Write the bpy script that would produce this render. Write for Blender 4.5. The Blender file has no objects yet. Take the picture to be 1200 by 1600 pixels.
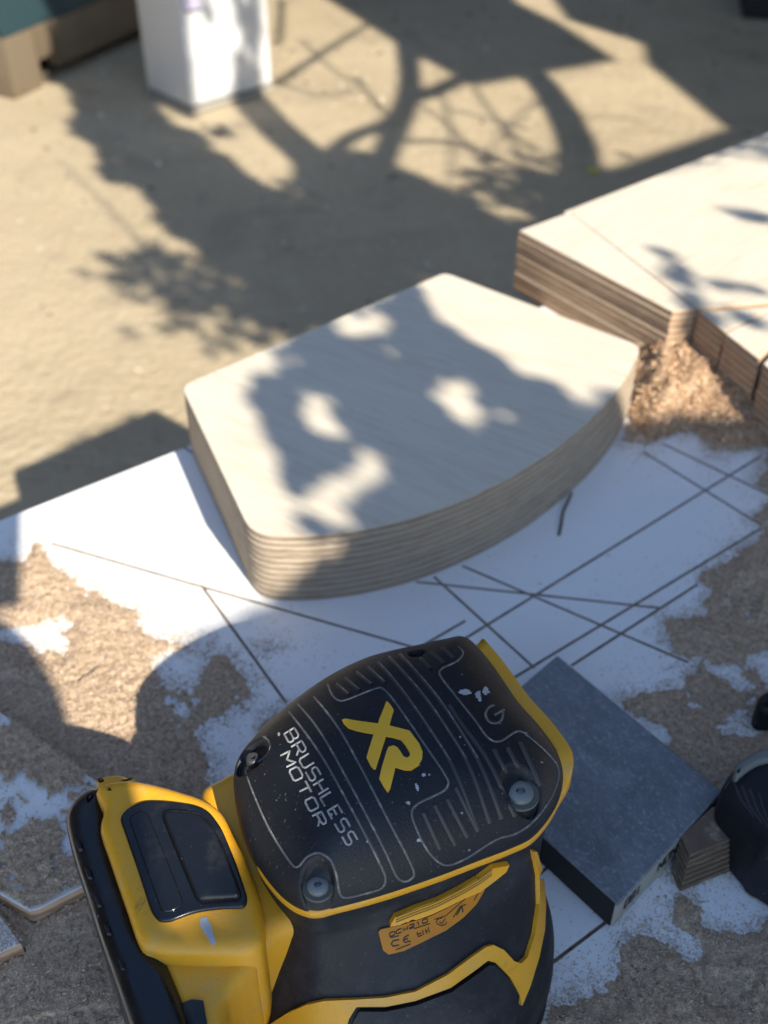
import bpy, bmesh, math, random
import numpy as np
from mathutils import Vector
from mathutils.bvhtree import BVHTree
random.seed(4); rng = np.random.default_rng(7)
S = bpy.context.scene

# ------------------------------------------------------------- camera
FPX = 1750.0; TH = math.atan(1450/1750); HC = 0.93; T = 0.50
cam_d = bpy.data.cameras.new('camera'); cam = bpy.data.objects.new('camera', cam_d)
S.collection.objects.link(cam); S.camera = cam
cam.location = (0, 0, HC); cam.rotation_euler = (math.pi/2 - TH, 0, 0)
cam_d.sensor_fit = 'VERTICAL'; cam_d.sensor_height = 24; cam_d.lens = 24*FPX/1600
cam_d.clip_start = .01; cam_d.clip_end = 200
cam_d.dof.use_dof = True; cam_d.dof.focus_distance = .385; cam_d.dof.aperture_fstop = 7.6
S.render.resolution_x = 768; S.render.resolution_y = 1024
# ------------------------------------------------------------- light
EL = math.radians(36.8); SH = Vector((-.52, .854, 0)).normalized()   # direction in which shadows fall
SUNV = Vector((-SH.x*math.cos(EL), -SH.y*math.cos(EL), math.sin(EL)))  # towards the sun
w = bpy.data.worlds.new('World'); S.world = w; w.use_nodes = True
nt = w.node_tree; bg = nt.nodes['Background']
sky = nt.nodes.new('ShaderNodeTexSky'); sky.sky_type = 'NISHITA'; sky.sun_disc = False
sky.sun_elevation = EL; sky.sun_rotation = math.atan2(SUNV.x, SUNV.y)
sky.dust_density = .3; sky.ozone_density = 3.0
nt.links.new(sky.outputs[0], bg.inputs[0]); bg.inputs[1].default_value = .15
sd = bpy.data.lights.new('sun', 'SUN'); sd.energy = 4.5; sd.angle = math.radians(.53); sd.color = (1, .92, .78)
sun = bpy.data.objects.new('sun', sd); S.collection.objects.link(sun)
sun.rotation_euler = SUNV.to_track_quat('Z', 'Y').to_euler()
S.view_settings.view_transform = 'Standard'; S.view_settings.look = 'None'
S.view_settings.gamma = 1; S.view_settings.exposure = 1.05

# ------------------------------------------------------------- survey helpers
CT, ST = math.cos(TH), math.sin(TH)
CAMP = Vector((0, 0, HC))
def ray(px, py):
    X = (px-600)/FPX; Y = -(py-800)/FPX
    return Vector((X, CT+Y*ST, -ST+Y*CT))
def U(px, py, z):
    d = ray(px, py); t = (z-HC)/d.z
    return Vector((d.x*t, d.y*t, z))
def Us(pts, z): return [U(x, y, z) for x, y in pts]
def lift(P, t): return Vector(P) + SUNV*t

# ------------------------------------------------------------- object helpers
def link(name, me, parent=None, mat=None, **props):
    o = bpy.data.objects.new(name, me); S.collection.objects.link(o)
    if parent is not None: o.parent = parent
    if mat is not None and me is not None:
        for m in (mat if isinstance(mat, (list, tuple)) else [mat]): me.materials.append(m)
    for k, v in props.items(): o[k] = v
    return o
def thing(name, label, cat, group=None):
    o = bpy.data.objects.new(name, None); S.collection.objects.link(o); o.empty_display_size = .02
    o['label'] = label; o['category'] = cat
    if group: o['group'] = group
    return o
def from_bm(bm, name='m', smooth=False, angle=None):
    me = bpy.data.meshes.new(name); bm.normal_update(); bm.to_mesh(me); bm.free()
    if smooth or angle:
        me.polygons.foreach_set('use_smooth', [True]*len(me.polygons))
        if angle: me.set_sharp_from_angle(angle=math.radians(angle))
    return me
def mesh(verts, faces, name='m', smooth=False, angle=None):
    me = bpy.data.meshes.new(name); me.from_pydata([tuple(v) for v in verts], [], faces); me.update()
    if smooth or angle:
        me.polygons.foreach_set('use_smooth', [True]*len(me.polygons))
        if angle: me.set_sharp_from_angle(angle=math.radians(angle))
    return me
def poly_area(p):
    return .5*sum(p[i].x*p[(i+1) % len(p)].y - p[(i+1) % len(p)].x*p[i].y for i in range(len(p)))
def ccw(p): return p if poly_area(p) > 0 else p[::-1]
def smooth_poly(pts, n=6, closed=True):
    out = []; N = len(pts)
    rngi = range(N) if closed else range(N-1)
    for i in rngi:
        if closed: p0, p1, p2, p3 = pts[i-1], pts[i], pts[(i+1) % N], pts[(i+2) % N]
        else: p0, p1, p2, p3 = pts[max(i-1, 0)], pts[i], pts[i+1], pts[min(i+2, N-1)]
        for k in range(n):
            t = k/n
            out.append(.5*((2*p1)+(p2-p0)*t+(2*p0-5*p1+4*p2-p3)*t*t+(3*p1-p0-3*p2+p3)*t**3))
    if not closed: out.append(pts[-1].copy())
    return out
def round_corners(pts, r, n=6):
    """world polygon with its corners rounded; r a number or list"""
    out = []; N = len(pts)
    for i in range(N):
        ri = r[i] if isinstance(r, (list, tuple)) else r
        p, a, b = pts[i], pts[i-1], pts[(i+1) % N]
        if ri <= 0: out.append(p.copy()); continue
        da, db = (a-p), (b-p); la, lb = da.length, db.length
        k = min(ri, la*.45, lb*.45); A = p+da/la*k; B = p+db/lb*k
        for j in range(n+1):
            t = j/n; out.append(A*(1-t)**2+p*2*t*(1-t)+B*t*t)
    return out
def offset(pts, d):
    """inward offset (ccw polygon) by d in xy"""
    out = []; N = len(pts)
    for i in range(N):
        a, p, b = pts[i-1], pts[i], pts[(i+1) % N]
        e1 = (p-a); e2 = (b-p); e1.z = 0; e2.z = 0
        if e1.length < 1e-7 or e2.length < 1e-7: out.append(p.copy()); continue
        e1.normalize(); e2.normalize()
        n = Vector((-e1.y-e2.y, e1.x+e2.x, 0))
        if n.length < 1e-6: n = Vector((-e1.y, e1.x, 0))
        n.normalize(); c = max(.5, n.dot(Vector((-e1.y, e1.x, 0))))
        out.append(p+n*(d/c))
    return out
from mathutils.geometry import delaunay_2d_cdt
def cdt_cap(bm, ring, down=False):
    z = sum(p.z for p in ring)/len(ring)
    if max((p-ring[0]).length for p in ring) < .002:
        vs = [bm.verts.new(p*100) for p in ring]; bm.faces.new(vs[::-1] if down else vs); return
    pts = [Vector((p.x*100, p.y*100)) for p in ring]
    v, e, f, *_r = delaunay_2d_cdt(pts, [], [list(range(len(pts)))], 1, 1e-5)
    vv = [bm.verts.new((q.x, q.y, z*100)) for q in v]
    for t in f:
        a, b, c = [v[i] for i in t]; up = (b-a).cross(c-a) > 0
        t = list(t) if up != down else list(t)[::-1]
        bm.faces.new([vv[i] for i in t])
def rings_mesh(rings, cap_top=True, cap_bot=True, mats=None, smooth=True, angle=None, name='m'):
    """rings from top to bottom, all ccw with equal counts; mats = material index per band"""
    bm = bmesh.new(); V = [[bm.verts.new(p*100) for p in r] for r in rings]; n = len(rings[0])
    for k in range(len(V)-1):
        for i in range(n):
            f = bm.faces.new((V[k][i], V[k+1][i], V[k+1][(i+1) % n], V[k][(i+1) % n]))
            if mats: f.material_index = mats[k]
    if cap_top:
        cdt_cap(bm, rings[0])
    if cap_bot:
        cdt_cap(bm, rings[-1], True)
    for v in bm.verts: v.co *= .01
    return from_bm(bm, name, smooth, angle)
def zset(pts, z): return [Vector((p.x, p.y, z)) for p in pts]
def slab(pts, z0, z1, bev=.0, seg=3, side_mat=None, angle=40):
    """vertical prism z0..z1 with rounded top/bottom edges. side_mat: index for the sides"""
    pts = ccw(pts); rings = []; mats = []
    if bev > 0:
        for k in range(seg+1):
            a = k/seg*math.pi/2; rings.append(zset(offset(pts, bev*(1-math.sin(a))), z1-bev*(1-math.cos(a))))
        for k in range(seg+1):
            a = k/seg*math.pi/2; rings.append(zset(offset(pts, bev*(1-math.cos(a))), z0+bev*(1-math.sin(a))))
    else: rings = [zset(pts, z1), zset(pts, z0)]
    n = len(rings)-1; mats = [0]*n
    if side_mat is not None:
        for k in range(n):
            if bev <= 0 or k >= 0: mats[k] = side_mat
    me = rings_mesh(rings, mats=None, smooth=True, angle=angle)
    if side_mat is not None:
        for p in me.polygons: p.material_index = 0 if abs(p.normal.z) > .75 else side_mat
    return me
def shrink(pts, d):
    n = max(1, int(d/.0005)); p = [q.copy() for q in pts]
    for _ in range(n):
        p = offset(p, d/n)
        for _k in range(2): p = [(p[i-1]+p[i]*2+p[(i+1) % len(p)])/4 for i in range(len(p))]
    return p
def pebble(pts, zb, zt, bev, seg=5, dome=0.0):
    pts = ccw(pts); rings = []
    per = sum((pts[i]-pts[i-1]).length for i in range(len(pts))); m = 160; q = []; acc = 0; tgt = 0; L_ = per/m
    for i in range(len(pts)):
        a_, b_ = pts[i], pts[(i+1) % len(pts)]; l_ = (b_-a_).length
        while tgt < acc+l_-1e-9 and len(q) < m: q.append(a_.lerp(b_, (tgt-acc)/l_)); tgt += L_
        acc += l_
    pts = q; offset = lambda p_, d_: shrink(p_, d_) if d_ > 1e-6 else p_
    steps = [(bev+.0008, 0)] + [(bev*(1-math.sin(k/seg*math.pi/2)), bev*(1-math.cos(k/seg*math.pi/2))) for k in range(seg+1)]
    for off, dz in steps: rings.append(zset(offset(pts, off), zt-dz))
    rings.append(zset(pts, zb))
    return rings_mesh(rings, smooth=True, angle=60)
def box_bm(bm, c, s, rz=0, mi=0):
    r = bmesh.ops.create_cube(bm, size=1)['verts']
    from mathutils import Matrix
    bmesh.ops.scale(bm, vec=s, verts=r); bmesh.ops.rotate(bm, matrix=Matrix.Rotation(rz, 3, 'Z'), verts=r, cent=(0, 0, 0))
    bmesh.ops.translate(bm, vec=c, verts=r)
    for f in {f for v in r for f in v.link_faces}: f.material_index = mi
def tube(pts, rad, n=8, name='m'):
    V = []; F = []
    for i, p in enumerate(pts):
        t = (pts[min(i+1, len(pts)-1)]-pts[max(i-1, 0)]).normalized()
        a = t.cross(Vector((.3, .2, 1))).normalized(); b = t.cross(a)
        for k in range(n):
            g = 2*math.pi*k/n; V.append(p+(a*math.cos(g)+b*math.sin(g))*rad[i])
    for i in range(len(pts)-1):
        for k in range(n):
            F.append((i*n+k, i*n+(k+1) % n, (i+1)*n+(k+1) % n, (i+1)*n+k))
    F.append(tuple(range(n))[::-1]); F.append(tuple(range((len(pts)-1)*n, len(pts)*n)))
    return V, F

# ------------------------------------------------------------- materials
class MT:
    def __init__(s, name, base=(.5, .5, .5), rough=.5, spec=.5, metal=0, coat=0):
        s.m = bpy.data.materials.new(name); s.m.use_nodes = True; s.t = s.m.node_tree
        s.b = s.t.nodes['Principled BSDF']; s.b.inputs['Base Color'].default_value = (*base, 1)
        s.b.inputs['Roughness'].default_value = rough; s.b.inputs['Specular IOR Level'].default_value = spec
        s.b.inputs['Metallic'].default_value = metal; s.b.inputs['Coat Weight'].default_value = coat
        s.tc = s.t.nodes.new('ShaderNodeTexCoord'); s.cur = None; s.base = base; s.hn = None
    def L(s, a, b): s.t.links.new(a, b)
    def noise(s, scale=5, detail=5, rough=.55, stretch=None, dist=0, coord='Object', rot=None):
        n = s.t.nodes.new('ShaderNodeTexNoise'); n.inputs['Scale'].default_value = scale
        n.inputs['Detail'].default_value = detail; n.inputs['Roughness'].default_value = rough; n.inputs['Distortion'].default_value = dist
        mp = s.t.nodes.new('ShaderNodeMapping'); s.L(s.tc.outputs[coord], mp.inputs[0])
        if rot: mp.inputs['Rotation'].default_value = rot
        if stretch:
            m2 = s.t.nodes.new('ShaderNodeMapping'); s.L(mp.outputs[0], m2.inputs[0]); m2.inputs['Scale'].default_value = stretch; mp = m2
        s.L(mp.outputs[0], n.inputs['Vector']); return n.outputs['Fac']
    def ramp(s, fac, stops):
        r = s.t.nodes.new('ShaderNodeValToRGB'); e = r.color_ramp.elements
        while len(e) < len(stops): e.new(.5)
        for i, (p, c) in enumerate(stops):
            e[i].position = p; e[i].color = (*c, 1) if len(c) == 3 else c
        s.L(fac, r.inputs[0]); return r.outputs[0]
    def mix(s, col, fac, mode='MIX'):
        """layer a colour (tuple or socket) over the current base"""
        m = s.t.nodes.new('ShaderNodeMix'); m.data_type = 'RGBA'; m.blend_type = mode
        if s.cur is None: m.inputs[6].default_value = (*s.base, 1)
        else: s.L(s.cur, m.inputs[6])
        if isinstance(col, tuple): m.inputs[7].default_value = (*col, 1)
        else: s.L(col, m.inputs[7])
        if isinstance(fac, (int, float)): m.inputs[0].default_value = fac
        else: s.L(fac, m.inputs[0])
        s.cur = m.outputs[2]; s.L(s.cur, s.b.inputs['Base Color']); return s
    def thr(s, sock, lo, hi, k=1.0):
        r = s.t.nodes.new('ShaderNodeMapRange'); r.inputs[1].default_value = lo; r.inputs[2].default_value = hi
        r.inputs[4].default_value = k; s.L(sock, r.inputs[0]); return r.outputs[0]
    def bump(s, sock, dist=.001, strength=1):
        b = s.t.nodes.new('ShaderNodeBump'); b.inputs['Distance'].default_value = dist; b.inputs['Strength'].default_value = strength
        s.L(sock, b.inputs['Height'])
        if s.hn is not None: s.L(s.hn, b.inputs['Normal'])
        s.hn = b.outputs[0]; s.L(s.hn, s.b.inputs['Normal']); return s
    def roughv(s, sock, a, b): s.L(s.thr2(sock, a, b), s.b.inputs['Roughness']); return s
    def thr2(s, sock, a, b):
        r = s.t.nodes.new('ShaderNodeMapRange'); r.inputs[1].default_value = .3; r.inputs[2].default_value = .7
        r.inputs[3].default_value = a; r.inputs[4].default_value = b; s.L(sock, r.inputs[0]); return r.outputs[0]

def m_ground():
    g = MT('dusty_concrete', (.40, .325, .215), .9, .25)
    g.mix((.47, .385, .26), g.thr(g.noise(1.6, 6), .4, .65))
    g.mix((.235, .19, .135), g.thr(g.noise(5, 7, .65, dist=.6), .52, .72, .55))
    g.mix((.43, .365, .265), g.thr(g.noise(34, 4, .7), .55, .75, .5))
    g.mix((.24, .19, .14), g.thr(g.noise(60, 3, .6), .66, .74, .5))
    g.mix((.49, .42, .31), g.thr(g.noise(14, 6, .7), .56, .72, .5)); g.mix((.16, .125, .085), g.thr(g.noise(3.3, 8, .75, dist=.3), .58, .72, .45))
    g.bump(g.noise(9, 6, .6), .012, .4); g.bump(g.noise(60, 5), .006, 1); return g.m
def m_table():
    g = MT('white_melamine', (.78, .78, .77), .32, .5)
    g.mix((.66, .62, .56), g.thr(g.noise(9, 6, .6), .50, .75, .35))
    g.mix((.36, .28, .20), g.thr(g.noise(260, 4, .6), .685, .73, .75))
    g.mix((.42, .33, .25), g.thr(g.noise(70, 5, .7), .70, .76, .6))
    g.roughv(g.noise(12, 5), .28, .55); g.bump(g.noise(30, 2), .0004, .3); return g.m
def m_groove():
    g = MT('groove_fibreboard', (.27, .20, .145), .95, .1)
    g.mix((.12, .08, .05), g.thr(g.noise(160, 3), .45, .7)); return g.m
def m_birch(rot=0.6, name='birch_veneer'):
    g = MT(name, (.63, .575, .475), .55, .3)
    g.mix((.54, .455, .34), g.thr(g.noise(26, 5, .6, stretch=(1, 12, 1), dist=.3, rot=(0, 0, rot)), .42, .68, .75))
    g.mix((.66, .60, .49), g.thr(g.noise(7, 3, .5, stretch=(1, 3, 1), rot=(0, 0, rot)), .45, .7, .6))
    g.mix((.42, .31, .20), g.thr(g.noise(190, 3, .7, stretch=(1, 16, 1), rot=(0, 0, rot)), .62, .74, .35))
    g.bump(g.noise(190, 3, .6, stretch=(1, 14, 1), rot=(0, 0, rot)), .0003, .5); return g.m
def m_plyedge(name, light, dark, glue):
    g = MT(name, light, .75, .2)
    sp = g.t.nodes.new('ShaderNodeSeparateXYZ'); g.L(g.tc.outputs['Generated'], sp.inputs[0])
    wob = g.noise(30, 3, .6, stretch=(1, 1, .2))
    ad = g.t.nodes.new('ShaderNodeMath'); ad.operation = 'MULTIPLY_ADD'; g.L(wob, ad.inputs[0]); ad.inputs[1].default_value = .16; g.L(sp.outputs[2], ad.inputs[2])
    band = g.ramp(ad.outputs[0], [(0.0, glue), (.10, glue), (.16, light), (.40, light), (.46, dark), (.68, dark), (.74, light), (1, light)])
    g.cur = band; g.L(band, g.b.inputs['Base Color'])
    g.mix((.25, .17, .11), g.thr(g.noise(45, 5, .7, stretch=(1, 1, 5)), .52, .72, .5))
    g.mix((.58, .47, .35), g.thr(g.noise(90, 4, .7, stretch=(1, 1, 9)), .54, .72, .55)); g.mix((.13, .085, .055), g.thr(g.noise(60, 4, .7, stretch=(1, 1, 14)), .54, .66, .6))
    g.bump(g.noise(150, 4, .6, stretch=(1, 1, 3)), .0006, .7); return g.m
M = {}
M['ground'] = m_ground(); M['table'] = m_table(); M['groove'] = m_groove(); M['birch'] = m_birch(); M['birch2'] = m_birch(-.75, 'birch_veneer_diagonal')
M['edge'] = m_plyedge('sanded_ply_edge', (.43, .355, .265), (.27, .20, .14), (.09, .06, .04))
M['edge2'] = m_plyedge('raw_ply_edge', (.52, .36, .23), (.29, .175, .105), (.09, .055, .033))
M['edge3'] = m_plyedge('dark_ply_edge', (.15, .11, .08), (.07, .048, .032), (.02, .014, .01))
def m_dust():
    g = MT('sawdust', (.46, .335, .225), 1, .05)
    g.mix((.68, .53, .38), g.thr(g.noise(420, 3, .7), .45, .62, .8))
    g.mix((.20, .135, .09), g.thr(g.noise(380, 3, .7), .53, .66, .75))
    g.mix((.38, .28, .20), g.thr(g.noise(22, 5, .6), .5, .7, .5))
    g.bump(g.noise(900, 3, .7), .0009, 1); return g.m
M['dust'] = m_dust()
def m_island(name, stops, rough=.9):
    g = MT(name, stops[0][1], rough, .1)
    gi = g.t.nodes.new('ShaderNodeNewGeometry'); c = g.ramp(gi.outputs['Random Per Island'], stops)
    g.L(c, g.b.inputs['Base Color']); return g.m
M['chips'] = m_island('wood_fibres', [(0, (.18, .115, .07)), (.35, (.42, .30, .20)), (.7, (.58, .44, .31)), (1, (.78, .64, .48))])
M['curl'] = m_island('curled_shaving', [(0, (.30, .165, .08)), (.3, (.55, .34, .19)), (.7, (.72, .50, .31)), (1, (.84, .64, .44))])
M['leaf'] = m_island('leaf', [(0, (.04, .09, .02)), (1, (.10, .16, .04))], .5)
M['bark'] = MT('bark', (.12, .09, .07), .9).m
def m_rubber():
    g = MT('black_rubber', (.008, .010, .015), .5, .38)
    g.mix((.020, .022, .027), g.thr(g.noise(40, 6, .7), .5, .8, .6))
    g.mix((.30, .30, .30), g.thr(g.noise(900, 3, .6), .66, .76, .55))
    g.mix((.45, .44, .42), g.thr(g.noise(330, 2, .5), .735, .78, .8))
    g.roughv(g.noise(50, 5), .44, .60); g.bump(g.noise(1400, 2, .5), .00025, .7); return g.m
def m_gloss():
    g = MT('black_plastic', (.006, .007, .009), .22, .5)
    g.mix((.05, .05, .055), g.thr(g.noise(60, 6, .7), .52, .8, .55))
    g.mix((.35, .35, .34), g.thr(g.noise(500, 3, .6), .70, .78, .45))
    g.roughv(g.noise(60, 5), .14, .42); return g.m
def m_yellow():
    g = MT('yellow_plastic', (.74, .36, .018), .38, .5)
    g.mix((.62, .37, .07), g.thr(g.noise(35, 6, .65), .48, .75, .5))
    g.mix((.40, .31, .17), g.thr(g.noise(70, 6, .8), .55, .72, .55)); g.mix((.09, .06, .03), g.thr(g.noise(28, 8, .8, dist=.6), .60, .70, .5))
    g.mix((.06, .045, .02), g.thr(g.noise(500, 3, .6), .70, .78, .5))
    g.roughv(g.noise(50, 5), .30, .5); g.bump(g.noise(900, 2), .0002, .5); return g.m
_b = MT('dusty_dark_plastic', (.010, .012, .017), .5, .3); _b.mix((.045, .048, .055), _b.thr(_b.noise(45, 7, .75, dist=.5), .45, .72, .7)); _b.mix((.16, .16, .16), _b.thr(_b.noise(420, 4, .75), .62, .76, .5)); _b.bump(_b.noise(1200, 2), .0002, .6); M['body'] = _b.m
M['rubber'] = m_rubber(); M['gloss'] = m_gloss(); M['yellow'] = m_yellow()
def m_mould():
    g = MT('worn_moulded_line', (.11, .11, .112), .5, .4)
    g.mix((.34, .33, .31), g.thr(g.noise(320, 4, .7), .50, .68, .75)); return g.m
M['line'] = m_mould()
def m_letter():
    g = MT('grey_moulded_letters', (.30, .30, .29), .5); g.mix((.10, .10, .1), g.thr(g.noise(240, 4, .7), .52, .66, .7)); return g.m
M['letter'] = m_letter()
M['logo'] = MT('yellow_print', (.85, .46, .02), .4).m
M['dull'] = MT('dull_moulding', (.035, .036, .04), .5).m
M['dark'] = MT('dark_print', (.012, .012, .012), .6).m
M['screw'] = MT('dusty_steel', (.30, .31, .30), .5, .5, .4).mix((.15, .15, .14), .3).m
M['well'] = MT('dusty_screw_well', (.10, .105, .09), .8).m
def m_label():
    g = MT('orange_label', (.48, .19, .015), .5, .25); g.mix((.30, .16, .04), g.thr(g.noise(90, 5), .45, .7, .5)); return g.m
M['label'] = m_label()
def m_abrasive():
    g = MT('dusty_abrasive', (.15, .165, .185), .8, .3)
    g.mix((.25, .27, .295), g.thr(g.noise(55, 8, .8, stretch=(1, 1.6, 1), dist=.8, rot=(0, 0, .9)), .42, .66, .62))
    g.mix((.46, .48, .50), g.thr(g.noise(70, 5, .7, stretch=(1, 9, 1), dist=1.5, rot=(0, 0, 1.3)), .60, .68, .5))
    g.mix((.42, .44, .46), g.thr(g.noise(500, 3, .8), .54, .68, .55))
    g.mix((.05, .056, .066), g.thr(g.noise(24, 6, .7), .50, .72, .4))
    g.bump(g.noise(900, 3, .7), .0005, 1); return g.m
M['abr'] = m_abrasive()
M['foam'] = MT('grey_foam', (.34, .34, .31), .9).mix((.2, .2, .19), .4).m
M['blackfoam'] = MT('black_side', (.010, .010, .011), .8).m
def m_white():
    g = MT('white_painted_metal', (.58, .59, .60), .5); g.mix((.42, .42, .40), g.thr(g.noise(6, 6, .7), .55, .75, .5)); return g.m
M['white'] = m_white()
def m_teal():
    g = MT('teal_paint', (.022, .052, .064), .6); g.mix((.045, .12, .13), g.thr(g.noise(5, 6, .7), .5, .7, .6)); g.mix((.16, .12, .08), g.thr(g.noise(12, 5, .7), .64, .7, .8)); return g.m
M['teal'] = m_teal()
M['oldwood'] = MT('bare_weathered_wood', (.36, .27, .16), .85).m
_o = MT('weathered_wood', (.15, .115, .075), .85); _o.mix((.10, .07, .04), _o.thr(_o.noise(10, 5, .6), .45, .7, .7)); M['oldwood'] = _o.m
M['fence'] = MT('dark_stained_timber', (.035, .03, .025), .85).m
M['skin'] = MT('skin', (.5, .3, .2), .5).m; M['cloth'] = MT('dark_cloth', (.05, .06, .08), .9).m
M['tin'] = MT('shade_sheet_grey', (.3, .3, .3), .6, .5, .5).m
M['red'] = MT('dull_red_plastic', (.20, .015, .03), .5).m

# ============================================================= SETTING
g = mesh([(-40, -30, 0), (40, -30, 0), (40, 60, 0), (-40, 60, 0)], [(0, 1, 2, 3)]); link('ground', g, mat=M['ground'], kind='structure')

# ---- table top with saw grooves
E0 = Vector((-.1838, .5438, 0)); ED = Vector((.80, .585, 0)).normalized()
top_poly = [E0-ED*.62, Vector((-.55, -.35, 0)), Vector((1.0, -.35, 0)), E0+ED*1.55]
TB = thing('workbench', 'white melamine topped workbench scored with brown saw grooves and covered in sawdust', 'workbench')
bm = bmesh.new(); vs = [bm.verts.new((p.x, p.y, T)) for p in top_poly]; bm.faces.new(vs)
grooves = [((80, 849), (316, 917)), ((316, 917), (652, 1013)), ((314, 914), (447, 1098)), ((650, 909), (1030, 950)), ((678, 901), (835, 1044)),
           ((722, 884), (1075, 1035)), ((650, 1045), (1190, 712)), ((790, 1067), (1190, 825)), ((893, 1040), (1090, 913)),
           ((655, 1012), (727, 970)), ((1005, 706), (1190, 821)), ((1035, 693), (1210, 777)), ((850, 1514), (990, 1408)), ((281, 695), (312, 714)),
           ((198, 1210), (263, 1116)), ((836, 1370), (862, 1350))]
GR = []
for a, b in grooves:
    A, B = U(*a, T), U(*b, T); d = (B-A); L_ = d.length; d.normalize(); n = Vector((-d.y, d.x, 0)); hw = .00080
    GR.append((A, B, d, n, hw, L_))
    for co, no in ((A+n*hw, n), (A-n*hw, n), (A, d), (B, d)):
        # only cut the faces near the groove
        geom = []
        for f in bm.faces:
            ss = [(v.co-A) for v in f.verts]
            u = [s.dot(d) for s in ss]; v_ = [s.dot(n) for s in ss]
            if max(u) > -.002 and min(u) < L_+.002 and max(v_) > -.002 and min(v_) < .002: geom.append(f)
        es = {e for f in geom for e in f.edges}; vv = {v for f in geom for v in f.verts}
        bmesh.ops.bisect_plane(bm, geom=geom+list(es)+list(vv), plane_co=co, plane_no=no, dist=1e-7)
gf = []
for f in bm.faces:
    c = f.calc_center_median()
    for A, B, d, n, hw, L_ in GR:
        u = (c-A).dot(d); v = (c-A).dot(n)
        if -1e-6 < u < L_+1e-6 and abs(v) < hw: gf.append(f); break
r = bmesh.ops.extrude_face_region(bm, geom=gf)
nv = [x for x in r['geom'] if isinstance(x, bmesh.types.BMVert)]; nf = [x for x in r['geom'] if isinstance(x, bmesh.types.BMFace)]
bmesh.ops.translate(bm, vec=(0, 0, -.0012), verts=nv)
bmesh.ops.delete(bm, geom=[f for f in gf if f.is_valid], context='FACES_ONLY')
nfs = set(nf)
for f in bm.faces:
    if f in nfs or abs(f.normal.z) < .5: f.material_index = 1
bm.normal_update()
for f in bm.faces:
    if abs(f.normal.z) < .5: f.material_index = 1
    elif f.normal.z < 0: f.normal_flip()
tops = ccw([Vector((p.x, p.y, 0)) for p in top_poly])
link('tabletop', from_bm(bm), TB, [M['table'], M['groove']])
link('tabletop_core', slab(offset(tops, .0002), T-.018, T-.0022), TB, M['groove'])
bm = bmesh.new()
for p in ((-.45, -.25), (.9, -.25), (.95, 1.2), (-.5, .15)):
    bm2 = bmesh.new(); box_bm(bm2, (p[0], p[1], (T-.018)/2), (.05, .05, T-.018)); link('leg', from_bm(bm2), TB, M['oldwood'])
bm.free()

# ============================================================= BOARDS
def layered_stack(outline, n, h, z0, name, group, labelf, mats, jit=.0006, bev=.0004, rot=.0, top_label=None, seed=0, skip_top=0, outf=None):
    rr = random.Random(seed); th = h/n
    for k in range(n):
        pts = outf(k) if outf else outline
        dx, dy = rr.uniform(-jit, jit), rr.uniform(-jit, jit); c = sum((p for p in pts), Vector())/len(pts); a = rr.uniform(-rot, rot)
        q = []
        for p in pts:
            v = p-c; q.append(Vector((c.x+v.x*math.cos(a)-v.y*math.sin(a)+dx, c.y+v.x*math.sin(a)+v.y*math.cos(a)+dy, 0)))
        me = slab(q, z0+k*th+.00006, z0+(k+1)*th-.00006, bev if k < n-1 else bev*2.2, 2, side_mat=1, angle=50)
        lab = labelf(k, n)
        link(name, me, None, mats, label=lab, category='board', group=group)
ORD = ['topmost', 'second', 'third', 'fourth', 'fifth', 'sixth', 'seventh', 'eighth', 'ninth', 'tenth', 'eleventh']
# central stack with bowed front
H1 = .047
P1 = [(283, 603), (393, 836), (480, 838), (560, 829), (640, 811), (720, 783), (800, 745), (870, 700), (930, 650), (975, 598), (1003, 541), (988, 522), (695, 426)]
w1 = Us(P1, T+H1)
# corners rounded, the bowed run kept smooth
body = [w1[0], w1[1]]+w1[2:11]+[w1[12]]
rad = [.009, .020]+[.02]*8+[.010]+[.006]
out1 = ccw(round_corners([Vector((p.x, p.y, 0)) for p in body], rad, 6))
layered_stack(out1, 11, H1, T, 'plywood_board', 'sanded bow-fronted plywood boards in the central stack',
    lambda k, n: ('topmost bow-fronted plywood board of the central stack, dappled with sunlight' if k == n-1 else
                  ('lowest bow-fronted plywood board of the central stack, lying on the white tabletop' if k == 0 else
                   f'{ORD[n-1-k]} board from the top in the central sanded bow-fronted plywood stack')),
    [M['birch'], M['edge']], jit=.00018, bev=.00010, seed=3)
# right-hand raw stacks
H2 = .050
def W(px, z=T+H2): return [Vector((p.x, p.y, 0)) for p in Us(px, z)]
def stackset(px, n, tag, where, seed, mats, jit=.0012, outf=None, h=H2):
    o = ccw(W(px))
    layered_stack(o, n, h, T, 'plywood_board', f'raw plywood boards in the {tag}',
        lambda k, n: (f'topmost raw plywood board of {where}' if k == n-1 else (f'lowest raw plywood board of {where}' if k == 0 else
                      f'{ORD[n-1-k]} raw plywood board from the top of {where}')), mats, jit=jit*.45, bev=.00025, seed=seed, outf=outf)
A_px = [(811, 360), (1051, 486), (1087, 483), (891, 331)]
A_low = [(810, 360), (1052, 487), (1117, 530), (1131, 520), (891, 331)]
wa, wl = ccw(W(A_px)), ccw(W(A_low))
stackset(A_px, 10, 'narrow wedge stack', 'the wedge shaped stack nearest the central stack', 11, [M['birch2'], M['edge2']],
         outf=lambda k: wl if k < 3 else wa)
B_top = [(893, 333), (1090, 482), (1460, 452), (1460, 125)]
B_low = [(882, 322), (893, 330), (1090, 482), (1460, 452), (1460, 100)]
wbt, wbl = ccw(W(B_top)), ccw(W(B_low))
stackset(B_top, 10, 'widest stack', 'the widest stack at the right edge', 12, [M['birch2'], M['edge2']], jit=.0006,
         outf=lambda k: wbt if k == 9 else wbl)
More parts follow.
